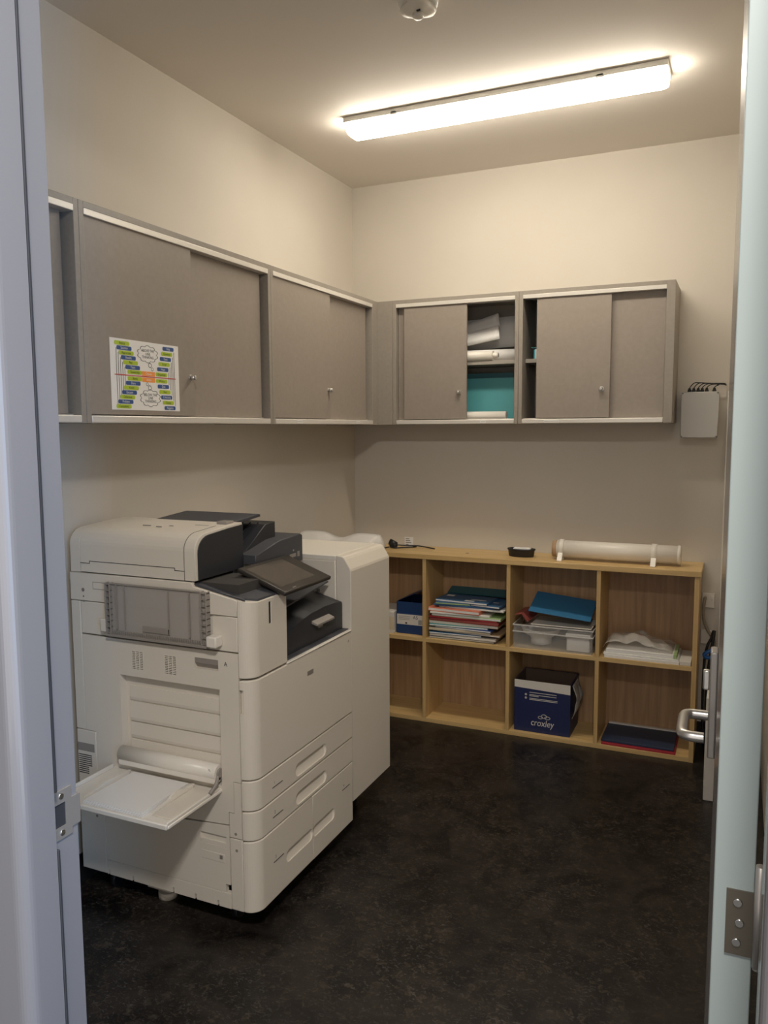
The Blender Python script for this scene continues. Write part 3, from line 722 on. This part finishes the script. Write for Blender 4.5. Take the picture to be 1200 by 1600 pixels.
# ---- on top of the bookcase
tb = thing('rolled_chart_tube', (1.41, -.15, BH), 'white cylindrical tube in two white brackets on the bookcase', 'tube')
ty, tz, tr = -.150, BH+.049, .0415
put('tube', MB().cyl((1.148, ty, tz), (1.690, ty, tz), tr, seg=40).cyl((1.688, ty, tz), (1.702, ty, tz), tr+.002, seg=40), 'wht2', tb)
put('end_plug', MB().cyl((1.128, ty, tz), (1.149, ty, tz), tr-.002, seg=32), 'tan', tb, 'brown end of the tube')
for x in (1.170, 1.588):
    b_ = MB().cyl((x-.012, ty, tz), (x+.012, ty, tz), tr+.0045, seg=40)
    b_.box(x-.011, x+.011, ty-tr-.033, ty-tr+.006, BH+.0003, BH+.0035, .001)
    b_.prism([(ty-tr-.030, BH+.003), (ty-tr-.026, BH+.003), (ty-tr+.004, tz-.020), (ty-tr+.0, tz-.010)], 'x', x-.011, x+.011)
    b_.box(x-.011, x+.011, ty-.02, ty+.02, BH+.0003, BH+.012, .001)
    put('bracket', b_, 'wht2', tb)
bd = thing('black_dish', (.972, -.145, BH), 'small oval black container with white contents on the bookcase', 'dish')
put('dish_body', MB().lathe([(.055, .0003), (.058, .004), (.061, .030), (.065, .033), (.065, .039), (.057, .039), (.055, .034), (.001, .033)], (.972, -.148, BH), 40, sx=1.06, sy=.62), 'dark', bd)
put('white_pad', MB().box(.935, 1.018, -.165, -.128, BH+.034, BH+.0425, .003), 'paper', bd, 'white pad in the dish')
pc = thing('plug_lead', (.36, -.1, BH), 'black power cord with plug and white tag on the bookcase', 'cord')
put('plug', MB().box(.262, .302, -.135, -.105, BH+.0005, BH+.024, .008, 3).cyl((.262, -.12, BH+.03), (.300, -.12, BH+.018), .017, .012, 16), 'dark', pc)
put('cable', MB().tube([(.300, -.12, BH+.016), (.34, -.10, BH+.012), (.40, -.075, BH+.010), (.46, -.085, BH+.006), (.505, -.10, BH+.0035)], .0032, 8).tube([(.27, -.13, BH+.006), (.30, -.15, BH+.0038), (.35, -.125, BH+.006), (.39, -.07, BH+.0038), (.33, -.04, BH+.0038)], .0032, 8).tube([(.265, -.14, BH+.005), (.245, -.19, BH+.0038), (.235, -.235, BH+.0038)], .0032, 8), 'dark', pc)
tg = MB().box(.330, .378, -.082, -.081, BH+.003, BH+.055, 0)
for k in range(4): tg.box(.336, .352+.005*((k*3) % 4), -.0826, -.0820, BH+.014+.010*k, BH+.0175+.010*k, 0, mi=1)
put('test_tag', tg, ['paper', 'ink_grey'], pc, 'white paper tag')

# ================================================================== WALL BOX, OUTLETS, TRUNKING
jb = thing('junction_box', (1.754, -.06, 1.43), 'grey wall junction box with six black cables on top', 'junction box')
ox0, ox1, oz0, oz1, od = 1.677, 1.834, 1.432, 1.636, .112
body = MB().box(ox0+.003, ox1-.003, -od+.02, -.0008, oz0+.003, oz1-.003, .003)
put('enclosure_base', body, 'grey_enc', jb)
lid = MB().box(ox0, ox1, -od, -od+.0195, oz0, oz1, .004)
co = MB()
for (x, z_) in ((ox0, oz0), (ox1, oz0), (ox0, oz1), (ox1, oz1)): co.cyl((x, -od-.01, z_), (x, -od+.012, z_), .013, seg=20)
lid.cut(co)
put('lid', lid, 'grey_enc', jb)
for (x, z_) in ((ox0+.006, oz0+.006), (ox1-.006, oz0+.006), (ox0+.006, oz1-.006), (ox1-.006, oz1-.006)):
    put('screw', MB().cyl((x, -od+.012, z_), (x, -od+.006, z_), .0035, seg=12), 'hinge', jb)
for i, x in enumerate((1.709, 1.727, 1.7455, 1.762, 1.781, 1.812)):
    put('cable_gland', MB().cyl((x, -.075, oz1-.003), (x, -.075, oz1+.009), .0085, seg=8).cyl((x, -.075, oz1+.009), (x, -.075, oz1+.018), .0068, .0048, 12), 'dark', jb)
    h_ = .030+.002*(5-i)
    put('cable', MB().tube([(x, -.075, oz1+.015), (x+.003, -.073, oz1+.023), (x+.018, -.066, oz1+h_), (x+.04 if x < 1.79 else x+.01, -.055, oz1+h_+.002), (1.846, -.045, oz1+.033+.002*(i % 3)), (1.856, -.02, oz1+.031+.002*(i % 3)), (1.858, -.001, oz1+.030+.002*(i % 3))], .0022, 6), 'dark', jb)
put('cable_trunking', MB().box(1.866, 1.905, -.022, -.0006, .002, 1.640, .002), 'wht2', None, 'slim pale vertical cable trunking beside the junction box', 'trunking')
def outlet(z0, z1, label):
    o = thing('power_outlet', (1.806, -.01, z0), label, 'outlet', None)
    put('faceplate', MB().box(1.789+.002, 1.8445, -.013, -.0006, z0, z1, .002), 'wht2', o)
    put('rocker_switch', MB().box(1.8285, 1.8405, -.0165, -.0125, (z0+z1)/2+.004, (z0+z1)/2+.022, .001), 'wht2', o)
    return o
outlet(.650, .718, 'upper white power outlet on wall right of the bookcase')
outlet(.478, .545, 'lower white power outlet on wall right of the bookcase')
put('power_cable', MB().tube([(1.805, -.014, .695), (1.803, -.040, .690), (1.800, -.045, .655), (1.803, -.045, .60), (1.822, -.045, .55), (1.848, -.05, .515), (1.852, -.055, .47)], .0075, 10), 'cord', None, 'thick grey cable hanging from the upper power outlet', 'cable')
put('dark_cable', MB().tube([(1.846, -.062, .555), (1.838, -.066, .52), (1.822, -.07, .48), (1.812, -.075, .40), (1.812, -.085, .20), (1.822, -.09, .01)], .006, 8).tube([(1.85, -.075, .56), (1.845, -.08, .50), (1.826, -.09, .30), (1.835, -.10, .01)], .007, 8), 'dark', None, 'black cables hanging in the gap beside the bookcase', 'cable')
put('blue_cable', MB().tube([(1.850, -.09, .475), (1.825, -.095, .462), (1.812, -.092, .448), (1.822, -.088, .435), (1.850, -.09, .440)], .009, 8), 'bluep', None, 'blue cable end bunched below the lower power outlet', 'cable')
put('white_carton', MB().box(1.842, 1.900, -.63, -.30, 0, .42, .003), 'paper2', None, 'narrow white carton standing behind the open door', 'box')

# ================================================================== PHOTOCOPIER
PC = thing('photocopier', (.36, -1.62, 0), 'large white multifunction photocopier with dark touch panel', 'photocopier')
xF, yS, yE, yF = .700, -2.090, -1.465, -1.128
def part(name, mb, m, parent=PC, label=None): return put(name, mb, m, parent, label)
# inner core (dark, shows only in the panel gaps)
part('chassis', MB().box(.045, .640, yS+.034, yE-.002, .080, 1.040).box(.640, .678, yS+.06, yE-.002, .080, .765).box(.640, .678, yS+.06, -1.915, .765, .985).cut(MB().box(.30, .80, -1.898, -1.40, .778, 1.06)), 'groove', PC, 'dark inner frame seen in the panel gaps')
g = .0012
def spanel(name, x0, x1, z0, z1, m='wht', bev=.002, th=.016, cutters=None, label=None, y=yS, parent=PC):
    mb = MB().box(x0+g, x1-g, y, y+th, z0+g, z1-g, bev)
    if cutters: mb.cut(cutters)
    return part(name, mb, m, parent, label)
# side panels
part('side_panel', MB().prism([(.035+g, .955+g), (.655-g, .955+g), (.655-g, 1.0025), (.505, 1.031), (.500, 1.044-g), (.035+g, 1.044-g)], 'y', yS, yS+.016, bev=.0015), 'wht')
spanel('side_panel', .035, .075, .540, .955)
sc2 = MB().box(.19, .57, yS-.01, yS+.010, .872, .96)
spanel('side_panel', .075, .655, .852, .955, cutters=sc2)
# side door A with stow recess and step at the lower right
da = MB().prism([(.115+g, .303), (.61-g, .335+g), (.61-g, .375), (.6275, .375), (.6275, .470), (.655-g, .470), (.655-g, .850-g), (.075+g, .850-g), (.075+g, .540+g), (.115+g, .540+g)], 'y', yS, yS+.033)
cut = MB().prism([(.221, .452), (.588, .452), (.588, .738), (.221, .738)], 'y', yS-.01, yS+.027)
cut.box(.503, .586, yS-.01, yS+.013, .792, .824)
for vx in (.272, .395):
    for i in range(11):
        for j in range(3):
            x_ = vx + j*.0145 + (.004 if 0 else 0)
            cut.box(x_, x_+.0115, yS-.01, yS+.05, .762+i*.0052, .7645+i*.0052)
da.cut(cut)
sd = part('side_door', da, 'wht')
rp = MB().box(.2215, .5875, yS+.0262, yS+.0310, .4525, .7375)
for (a, b, d) in ((.655, .700, .006), (.590, .650, .008), (.535, .585, .006), (.462, .528, .012)):
    rp.prism([(yS+.0262, a), (yS+.0262, b), (yS+.0262-.003, b), (yS+.0262-d, a+.010), (yS+.0262-d+.002, a)], 'x', .238, .584, bev=.001)
part('recess_panel', rp, 'wht', sd)
part('grip', MB().prism([(yS+.0125, .793), (yS+.0125, .823), (yS+.001, .823), (yS+.002, .808)], 'x', .504, .585), 'gry', sd, 'recessed grey grip')
part('letter', MB().text('A', (.612, yS-.0002, .815), (1, 0, 0), (0, 0, 1), .018, t=.0004), 'ink', sd)
# grille panel, bottom left
gp = part('vent_panel', MB().box(.035+g, .115-g, yS, yS+.016, .30+g, .540-g, .002), 'wht')
gb_ = MB().box(.038, .106, yS-.0006, yS+.001, .470, .496)
part('grey_band', gb_, 'gry', gp, 'grey recessed band')
gs_ = MB()
for i in range(10): gs_.box(.040, .080+.014*(1 if i > 3 else 0), yS-.0005, yS+.001, .396+i*.0066, .3990+i*.0066)
part('vent_slots', gs_, 'groove', gp, 'dark ventilation slots')
# lower side
spanel('lower_side_panel', .035, .138, .075, .30)
spanel('lower_side_panel', .610, .655, .075, .335 if False else .297)
lp = MB().prism([(.138+g, .1245), (.592, .1245), (.592, .150), (.610-g, .150), (.610-g, .333-g), (.138+g, .300-g)], 'y', yS, yS+.016)
lc = MB().box(.505, .597, yS-.01, yS+.006, .262, .296)
lp.cut(lc).box(.506, .596, yS+.001, yS+.0055, .262, .276, .001).box(.510, .592, yS-.0008, yS+.002, .214, .240, .001)
lower = part('lower_cover', lp, 'wht')
part('badge_mark', MB().box(.574, .584, yS-.0014, yS-.0006, .224, .236), 'ink_grey', lower)
part('side_strip', MB().prism([(.612, .2995), (.653, .2995), (.653, .468), (.6295, .468), (.6295, .373), (.612, .373)], 'y', yS, yS+.016), 'wht')
bs = MB().box(.138+g, .610, yS, yS+.016, .075, .123, .001)
bc = MB()
for x_ in (.142, .238, .395, .478, .56): bc.box(x_, x_+.007, yS-.01, yS+.02, .07, .092)
bs.cut(bc); part('bottom_strip', bs, 'wht')
for (x_, z_) in ((.632, .312), (.634, .262), (.105, .262)):
    part('screw', MB().cyl((x_, yS+.001, z_), (x_, yS-.0008, z_), .0045, seg=16), 'gry')
# small prints
part('port_label', MB().box(.128, .178, yS-.0003, yS+.001, .995, 1.018).box(.130, .176, yS-.0006, yS, .997, 1.016, mi=1), ['gry', 'wht'])
part('status_mark', MB().cyl((.088, yS-.0004, .990), (.088, yS+.001, .990), .006, seg=16).cyl((.089, yS-.0004, .970), (.089, yS+.001, .970), .003, seg=12).cyl((.090, yS-.0004, .955), (.090, yS+.001, .955), .003, seg=12), 'ink_grey')

# upper left output tray (folded grey plastic)
tr_ = part('side_output_tray', MB().box(.200, .556, yS-.012, yS-.007, .872, 1.020, .001), 'clr', PC, 'folded smoky plastic output tray')
fr_ = MB()
for (a, b) in ((.193, .214), (.543, .566)):
    fr_.box(a, a+.004, yS-.022, yS-.003, .866, 1.024, .001).box(b-.004, b, yS-.022, yS-.003, .866, 1.024, .001)
    for k in range(9): fr_.box(a, b, yS-.020, yS-.004, .870+k*.0185, .8722+k*.0185)
fr_.box(.193, .566, yS-.022, yS-.003, .860, .868, .001)
for k in range(46): fr_.box(.197+k*.008, .1985+k*.008, yS-.018, yS-.004, .867, .879)
fr_.box(.197, .562, yS-.006, yS-.003, .866, .880)
fr_.box(.232, .236, yS-.018, yS-.007, .885, 1.022).box(.262, .265, yS-.016, yS-.007, .885, 1.020).box(.425, .428, yS-.016, yS-.007, .885, 1.015).box(.500, .504, yS-.018, yS-.007, .885, 1.018)
fr_.box(.200, .540, yS-.016, yS-.007, 1.019, 1.023, .001).box(.33, .43, yS-.016, yS-.012, .885, .902, .001)
part('tray_frame', fr_, 'gry', tr_)
part('tray_hinge_block', MB().box(.172, .196, yS-.022, yS, .872, .912, .003), 'wht', tr_)
part('tray_hinge_block', MB().box(.570, .604, yS-.034, yS, .868, .900, .004), 'wht2', tr_)

# open bypass tray at the lower left
bt = part('bypass_tray', MB().box(.185, .588, -2.330, -2.085, .430, .440, .003).box(.185, .192, -2.330, -2.10, .440, .452, .002).box(.578, .586, -2.330, -2.10, .440, .449, .002).box(.185, .586, -2.336, -2.326, .430, .445, .003), 'wht2', PC, 'open bypass tray')
ry, rz = yS-.006, .492
part('roller_cover', MB().cyl((.224, ry, rz), (.584, ry, rz), .0235, seg=32).box(.224, .584, ry-.020, ry+.010, rz-.030, rz-.006, .004), 'wht2', bt)
part('hinge_arm', MB().tube([(.5845, ry-.01, rz-.005), (.589, ry-.022, rz-.024), (.586, ry-.05, .449)], .0055, 8).cyl((.584, ry, rz), (.589, ry, rz), .013, seg=20), 'gry', bt)
part('paper_guide', MB().prism([(-2.295, .4405), (-2.120, .4405), (-2.112, .452), (-2.150, .454), (-2.185, .463), (-2.205, .462), (-2.225, .452), (-2.295, .446)], 'x', .500, .508), 'wht2', bt)
part('paper_guide', MB().prism([(-2.295, .4405), (-2.120, .4405), (-2.112, .452), (-2.200, .458), (-2.295, .446)], 'x', .262, .270), 'wht2', bt)
part('guide_plate', MB().box(.510, .572, -2.300, -2.115, .4402, .4440, .001), 'wht', bt)
part('number_mark', MB().text('5', (.567, ry-.0205, rz+.014), (1, 0, 0), (0, -.5, .86), .014, t=.0008, off=.0025), 'ink', bt)
ps = MB()
for k in range(4): ps.box(.283+.001*k, .491-.0008*k, -2.322+.002*k, -2.118, .4404+.003*k, .4430+.003*k, 0)
put('paper_sheets', ps, 'paper', None, 'white paper sheets lying in the open bypass tray', 'paper')

# front shells with a rounded left corner
def shell(name, y1, z0, z1, topcut=None, cutters=None, bev=.003, r=.043, parent=PC, label=None):
    pts = [(.6565, yS)]
    for k in range(0, 11):
        a = -math.pi/2 + k/10*math.pi/2; pts.append((xF-r+r*math.cos(a), yS+r+r*math.sin(a)))
    pts += [(xF, y1), (xF-.020, y1), (xF-.020, yS+r), (xF-r, yS+.022), (.6565, yS+.016)]
    mb = MB().prism(pts, 'z', z0+g, z1-g, bev=bev)
    if cutters: mb.cut(cutters)
    return part(name, mb, 'wht', parent, label)
def scoop(y0, y1, z0, z1, dpt=.017):
    m_ = MB(); rr = (z1-z0)*.45
    pts = []
    for (cy_, cz_, s) in ((y1-rr, z0+rr, -90), (y1-rr, z1-rr, 0), (y0+rr, z1-rr, 90), (y0+rr, z0+rr, 180)):
        for k in range(5):
            t_ = math.radians(s+22.5*k); pts.append((cy_+rr*math.cos(t_), cz_+rr*math.sin(t_)))
    A = [m_.bm.verts.new((xF+.004, p[0], p[1])) for p in pts]
    B = [m_.bm.verts.new((xF-.003-(dpt-.003)*(p[1]-z0)/(z1-z0), p[0], p[1])) for p in pts]
    n_ = len(pts); m_.bm.faces.new(A); m_.bm.faces.new(list(reversed(B)))
    for i in range(n_): m_.bm.faces.new((A[(i+1) % n_], A[i], B[i], B[(i+1) % n_]))
    bmesh.ops.recalc_face_normals(m_.bm, faces=m_.bm.faces[:]); return m_
# upper left front cover with sloped top
uc_cut = MB().prism([(xF-.30, 1.0525), (xF+.01, .9925), (xF+.01, 1.2), (xF-.30, 1.2)], 'y', yS-.05, -1.85)
uc_cut.box(xF-.004, xF+.01, -1.997, -1.983, .920, .985)
shell('front_cover', -1.899, .777, 1.06, cutters=uc_cut)
part('status_light', MB().box(xF-.0045, xF-.0028, -1.997, -1.983, .920, .985), 'dark', PC, 'dark slot in the front cover')
part('column_wall', MB().prism([(.30, .778), (.6795, .778), (.6795, .992), (.30, 1.06)], 'y', -1.903, -1.8995), 'wht')
fd = shell('front_door', yE, .4775, .7735, cutters=MB().box(.645, .668, yS-.01, yS+.010, .675, .745))
part('door_badge', MB().box(xF-.0005, xF+.0012, -1.779, -1.741, .701, .716, .006, 3), 'steelp', fd, 'small silver badge')
part('letter', MB().text('A', (xF+.0001, -1.488, .742), (0, 1, 0), (0, 0, 1), .014, t=.0004), 'ink', fd)
part('front_door_lip', MB().box(.45, xF+.002, -1.899, yE-.001, .7735, .7775, .0015), 'wht2', fd)
def mark(dr_, s, y_, z_):
    part('number_mark', MB().text(s, (xF+.0001, y_, z_), (0, 1, 0), (0, 0, 1), .014, t=.0004).box(xF-.0005, xF+.001, y_-.012, y_+.045, z_-.014, z_-.0122), 'ink', dr_)
d1 = shell('paper_drawer', yE, .385, .4765, cutters=scoop(-1.862, -1.660, .398, .440)); mark(d1, '1', -1.985, .437)
d2 = shell('paper_drawer', yE, .295, .384, cutters=scoop(-1.862, -1.660, .306, .348)); mark(d2, '2', -1.985, .345)
d3 = shell('paper_drawer', -1.7588, .075, .294, cutters=scoop(-1.925, -1.7592, .150, .190)); mark(d3, '3', -1.985, .205)
d4 = part('paper_drawer', MB().box(xF-.020, xF, -1.7565, yE, .075+g, .294-g, .002).cut(scoop(-1.7560, -1.605, .150, .190)), 'wht'); mark(d4, '4', -1.535, .235)

# dark deck over the column, well floor, walls of the output well
def slope(x): return 1.0525-(x-(xF-.30))*(.06/.31)
part('work_surface', MB().prism([(.50, slope(.50)), (xF-.006, slope(xF-.006)), (xF-.006, slope(xF-.006)+.006), (.50, slope(.50)+.006)], 'y', yS+.010, -1.903, bev=.002).cut(MB().box(xF-.03, xF+.1, yS-.03, yS+.03, .9, 1.1).xf(RZ((xF-.02, yS+.02, 0), 45))), 'blk2', PC, 'slate grey work surface beside the panel')
part('work_surface_extension', MB().prism([(.512, slope(.512)), (.640, slope(.640)), (.640, slope(.640)+.006), (.512, slope(.512)+.006)], 'y', -1.9028, -1.76, bev=.001), 'blk2')
part('usb_port', MB().box(.597, .625, -1.965, -1.935, slope(.61)+.0055, slope(.61)+.0075, .0005), 'dark')
part('well_floor', MB().box(.32, xF-.010, -1.898, yE-.001, .7778, .781, .001), 'blk2')
part('well_back', MB().box(.305, .318, -1.8985, yE-.001, .781, 1.035), 'blk')
# black inner finisher tray with arched top
arch = [(-1.8965, .7815), (-1.8965, .800), (-1.870, .822), (-1.840, .842), (-1.800, .860), (-1.750, .873), (-1.690, .882), (-1.600, .886), (-1.520, .883), (-1.475, .877), (-1.470, .870), (-1.470, .7815)]
arch2 = [(p[0], p[1]+(.018 if p[1] > .79 else 0)) for p in arch]
ft = MB()
A = [ft.bm.verts.new((.668, p[0], p[1])) for p in arch]; B = [ft.bm.verts.new((.560, p[0], p[1]+(.030 if p[1] > .79 else 0))) for p in arch]; C_ = [ft.bm.verts.new((.33, p[0], p[1]+(.034 if p[1] > .79 else 0))) for p in arch]
n_ = len(arch); ft.bm.faces.new(A); ft.bm.faces.new(list(reversed(C_)))
for (P_, Q_) in ((A, B), (B, C_)):
    for i in range(n_): ft.bm.faces.new((P_[(i+1) % n_], P_[i], Q_[i], Q_[(i+1) % n_]))
bmesh.ops.recalc_face_normals(ft.bm, faces=ft.bm.faces[:])
inner = part('inner_finisher', ft, 'blk', PC, 'black arched inner finisher')
part('inner_finisher_handle', MB().prism([(.668, .846), (.690, .840), (.690, .846), (.668, .855)], 'y', -1.690, -1.570, bev=.001), 'gry', inner)
part('latch', MB().box(.665, .671, -1.645, -1.615, .822, .836, .002), 'gry', inner)
part('paper_flap', MB().prism([(-1.890, .905), (-1.50, .948), (-1.50, .953), (-1.890, .911)], 'x', .47, .630), 'blk2', inner)

# finisher unit at the right end
fin = part('finisher', MB().prism([(.075, .150), (.640, .150), (.640, 1.034), (.075, 1.034)], 'y', yE+.001, yF-.002, bev=.004), 'wht', PC, 'tall white finisher at the right end')
fprof = [(.6425, .145), (xF, .145), (xF, .984), (.6975, .992), (.678, 1.024), (.672, 1.031), (.664, 1.035), (.6425, 1.036)]
part('finisher_door', MB().prism(fprof, 'y', yE+.0015, yF, bev=.003, smooth=False), 'wht', fin)
part('finisher_top_cover', MB().box(.085, .6415, yE+.0005, yF-.004, 1.020, 1.037, .003), 'wht2', fin)
part('finisher_lock', MB().cyl((.572, yE+.002, .909), (.572, yE-.0025, .909), .007, seg=18), 'steelp', fin)
part('finisher_side_plate', MB().box(.32, .638, yE-.0012, yE+.002, .785, 1.016, .001), 'wht', fin)
# frosted output tray of the finisher with two humps
def trayfn(u, v):
    x = .175+.425*u; y = yF+.004+.19*v
    hump = .5*(1+math.cos((u-.27)*2*math.pi*2)) if False else max(math.exp(-((u-.22)/.20)**4), math.exp(-((u-.80)/.20)**4))
    edge = min(1, u/.07, (1-u)/.05)
    return (x, y, .992+(.008+.022*v)*edge+.022*hump*(.4+.6*v)*edge)
part('finisher_output_tray', MB().sheet(trayfn, 36, 8, .003), 'clr3', fin, 'frosted plastic output tray with two humps')
part('tray_end_wall', MB().box(.18, .595, yF+.004, yF+.192, .983, .989, .001), 'clr3', fin)

# scanner / document feeder
z0s = 1.0465
prof = []
r_ = .060
yb = -1.845
zt = 1.181
pts = [(yS+.004, z0s)]
for k in range(0, 9):
    a = math.pi - k/8*math.pi/2
    pts.append((yS+.004+r_+r_*math.cos(a), zt-r_*.82+r_*.82*math.sin(a)))
pts += [(-1.93, zt+.007), (yb, zt+.010), (yb, z0s)]
adf = part('document_feeder', MB().prism(pts, 'x', .078, .512, bev=.002, smooth=False), 'wht', PC, 'rounded white document feeder')
part('feeder_rear_cover', MB().prism([(p[0]+.001, p[1]-.002) for p in pts], 'x', .036, .0765, bev=.002), 'wht', adf)
ptsb = [(p[0]+(.012 if i < len(pts)-2 else -.001), p[1]-(.006 if i and i < len(pts)-1 else 0)+(.0015 if i in (0, len(pts)-1) else 0)) for i, p in enumerate(pts)]
part('feeder_front_face', MB().prism(ptsb, 'x', .5122, .5155, bev=.001), 'blk', adf, 'black front face of the feeder')
part('feeder_trim_line', MB().prism([(p[0]-.0006, p[1]+.0006) for p in pts[:-2]]+[(pts[-3][0], pts[-3][1]-.001)]+[(p[0]+.0008, p[1]-.0008) for p in reversed(pts[:-2])], 'x', .4735, .4750), 'groove', adf)
part('feeder_latch_gap', MB().box(.115, .440, yS+.0034, yS+.006, 1.0795, 1.0815).box(.078, .1155, yS+.0034, yS+.006, 1.0725, 1.0745).box(.439, .474, yS+.0034, yS+.006, 1.0725, 1.0745).box(.1140, .1160, yS+.0034, yS+.006, 1.0725, 1.0815).box(.4385, .4405, yS+.0034, yS+.006, 1.0725, 1.0815), 'groove', adf, 'thin stepped gap under the feeder cover')
part('feeder_pictogram', MB().box(.24, .27, -1.985, -1.982, zt+.004, zt+.0062).box(.30, .32, -1.995, -1.992, zt+.0032, zt+.0058).box(.33, .345, -1.97, -1.967, zt+.004, zt+.0064).box(.40, .45, -1.935, -1.931, zt+.006, zt+.0075), 'gry', adf)
# scanner body (glass unit) under everything
part('scanner_body', MB().box(.040, .505, yS+.006, -1.462, 1.0465, 1.058, .002).box(.040, .29, -1.845, -1.56, 1.058, 1.095, .006, 3).box(.040, .475, -1.548, -1.440, 1.040, 1.103, .012, 3), 'wht2', PC)
# raised input tray, dark
part('feeder_input_tray', MB().prism([(-1.905, 1.187), (-1.88, 1.189), (-1.70, 1.202), (-1.69, 1.200), (-1.69, 1.192), (-1.87, 1.178), (-1.905, 1.182)], 'x', .185, .480, bev=.002), 'blk2', adf, 'raised dark paper input tray')
part('input_tray_guide', MB().box(.455, .492, -1.90, -1.86, 1.186, 1.198, .002), 'gry', adf)
# ribbed exit slope under the tray
rb = MB().prism([(-1.8445, 1.080), (-1.70, 1.168), (-1.64, 1.172), (-1.64, 1.10), (-1.8445, 1.062)], 'x', .30, .505, bev=.002)
for k in range(6): rb.prism([(-1.8445, 1.082), (-1.70, 1.1695), (-1.70, 1.174), (-1.8445, 1.090)], 'x', .325+.03*k, .329+.03*k)
part('exit_slope', rb, 'blk', adf, 'ribbed dark paper exit')
# dark platen cover block
part('platen_cover', MB().prism([(-1.8445, 1.060), (-1.8445, 1.088), (-1.70, 1.118), (-1.565, 1.124), (-1.553, 1.118), (-1.553, 1.030), (-1.60, 1.030)], 'x', .30, .560, bev=.003), 'blk2', adf, 'dark platen block beside the feeder')
part('indicator_icons', MB().box(.5598, .5606, -1.64, -1.60, 1.050, 1.062).box(.5598, .5606, -1.59, -1.575, 1.048, 1.066).box(.5598, .5606, -1.62, -1.612, 1.070, 1.076), 'gry', adf)
part('scanner_front_gap', MB().box(.40, .511, -1.895, -1.50, 1.000, 1.0455, .003), 'dark', PC, 'dark recess under the scanner')

# touch panel
TPx0, TPx1, TPy0, TPy1 = .566, .733, -1.955, -1.668
zb0, zf0 = 1.068, 1.006
an = math.atan2(zb0-zf0, TPx1-TPx0)
Lp = math.hypot(TPx1-TPx0, zb0-zf0)
Tp = Matrix.Translation((TPx0, 0, zb0)) @ Matrix.Rotation(an, 4, 'Y')
tp = part('touch_panel', MB().box(0, Lp, TPy0, TPy1, -.014, 0, .005, 3).prism([(.01, -.014), (Lp-.012, -.014), (Lp-.05, -.030), (.03, -.030)], 'y', TPy0+.02, TPy1-.02, bev=.002).xf(Tp), 'screenrim', PC, 'tilted dark touch panel')
part('display', MB().box(.018, Lp-.032, TPy0+.022, TPy1-.060, -.001, .0004).xf(Tp), 'screen', tp, 'brownish grey screen')
part('home_mark', MB().box(Lp-.014, Lp-.011, TPy0+.06, TPy0+.078, -.001, .0004).xf(Tp), 'gry', tp)
part('panel_arm', MB().box(.56, .64, -1.86, -1.76, 1.000, 1.030, .004), 'blk', tp)
# feet and castors
for (x_, y_) in ((.120, yS+.060), (.58, yS+.080), (.12, yE-.06), (.58, yE-.06), (.12, yF-.10), (.58, yF-.10)):
    top = .082 if y_ < yE else .152
    part('castor', MB().box(x_-.018, x_+.018, y_-.014, y_+.014, .040, top, .002).cyl((x_-.010, y_, .025), (x_+.010, y_, .025), .0248, seg=20), 'dark')
foot = MB().cyl((.312, yS+.078, .0003), (.312, yS+.078, .022), .030, seg=28).cyl((.312, yS+.078, .022), (.312, yS+.078, .080), .012, seg=16).box(.270, .362, yS+.030, yS+.09, .046, .054, .003)
part('levelling_foot', foot, 'wht', PC, 'pale round levelling foot')
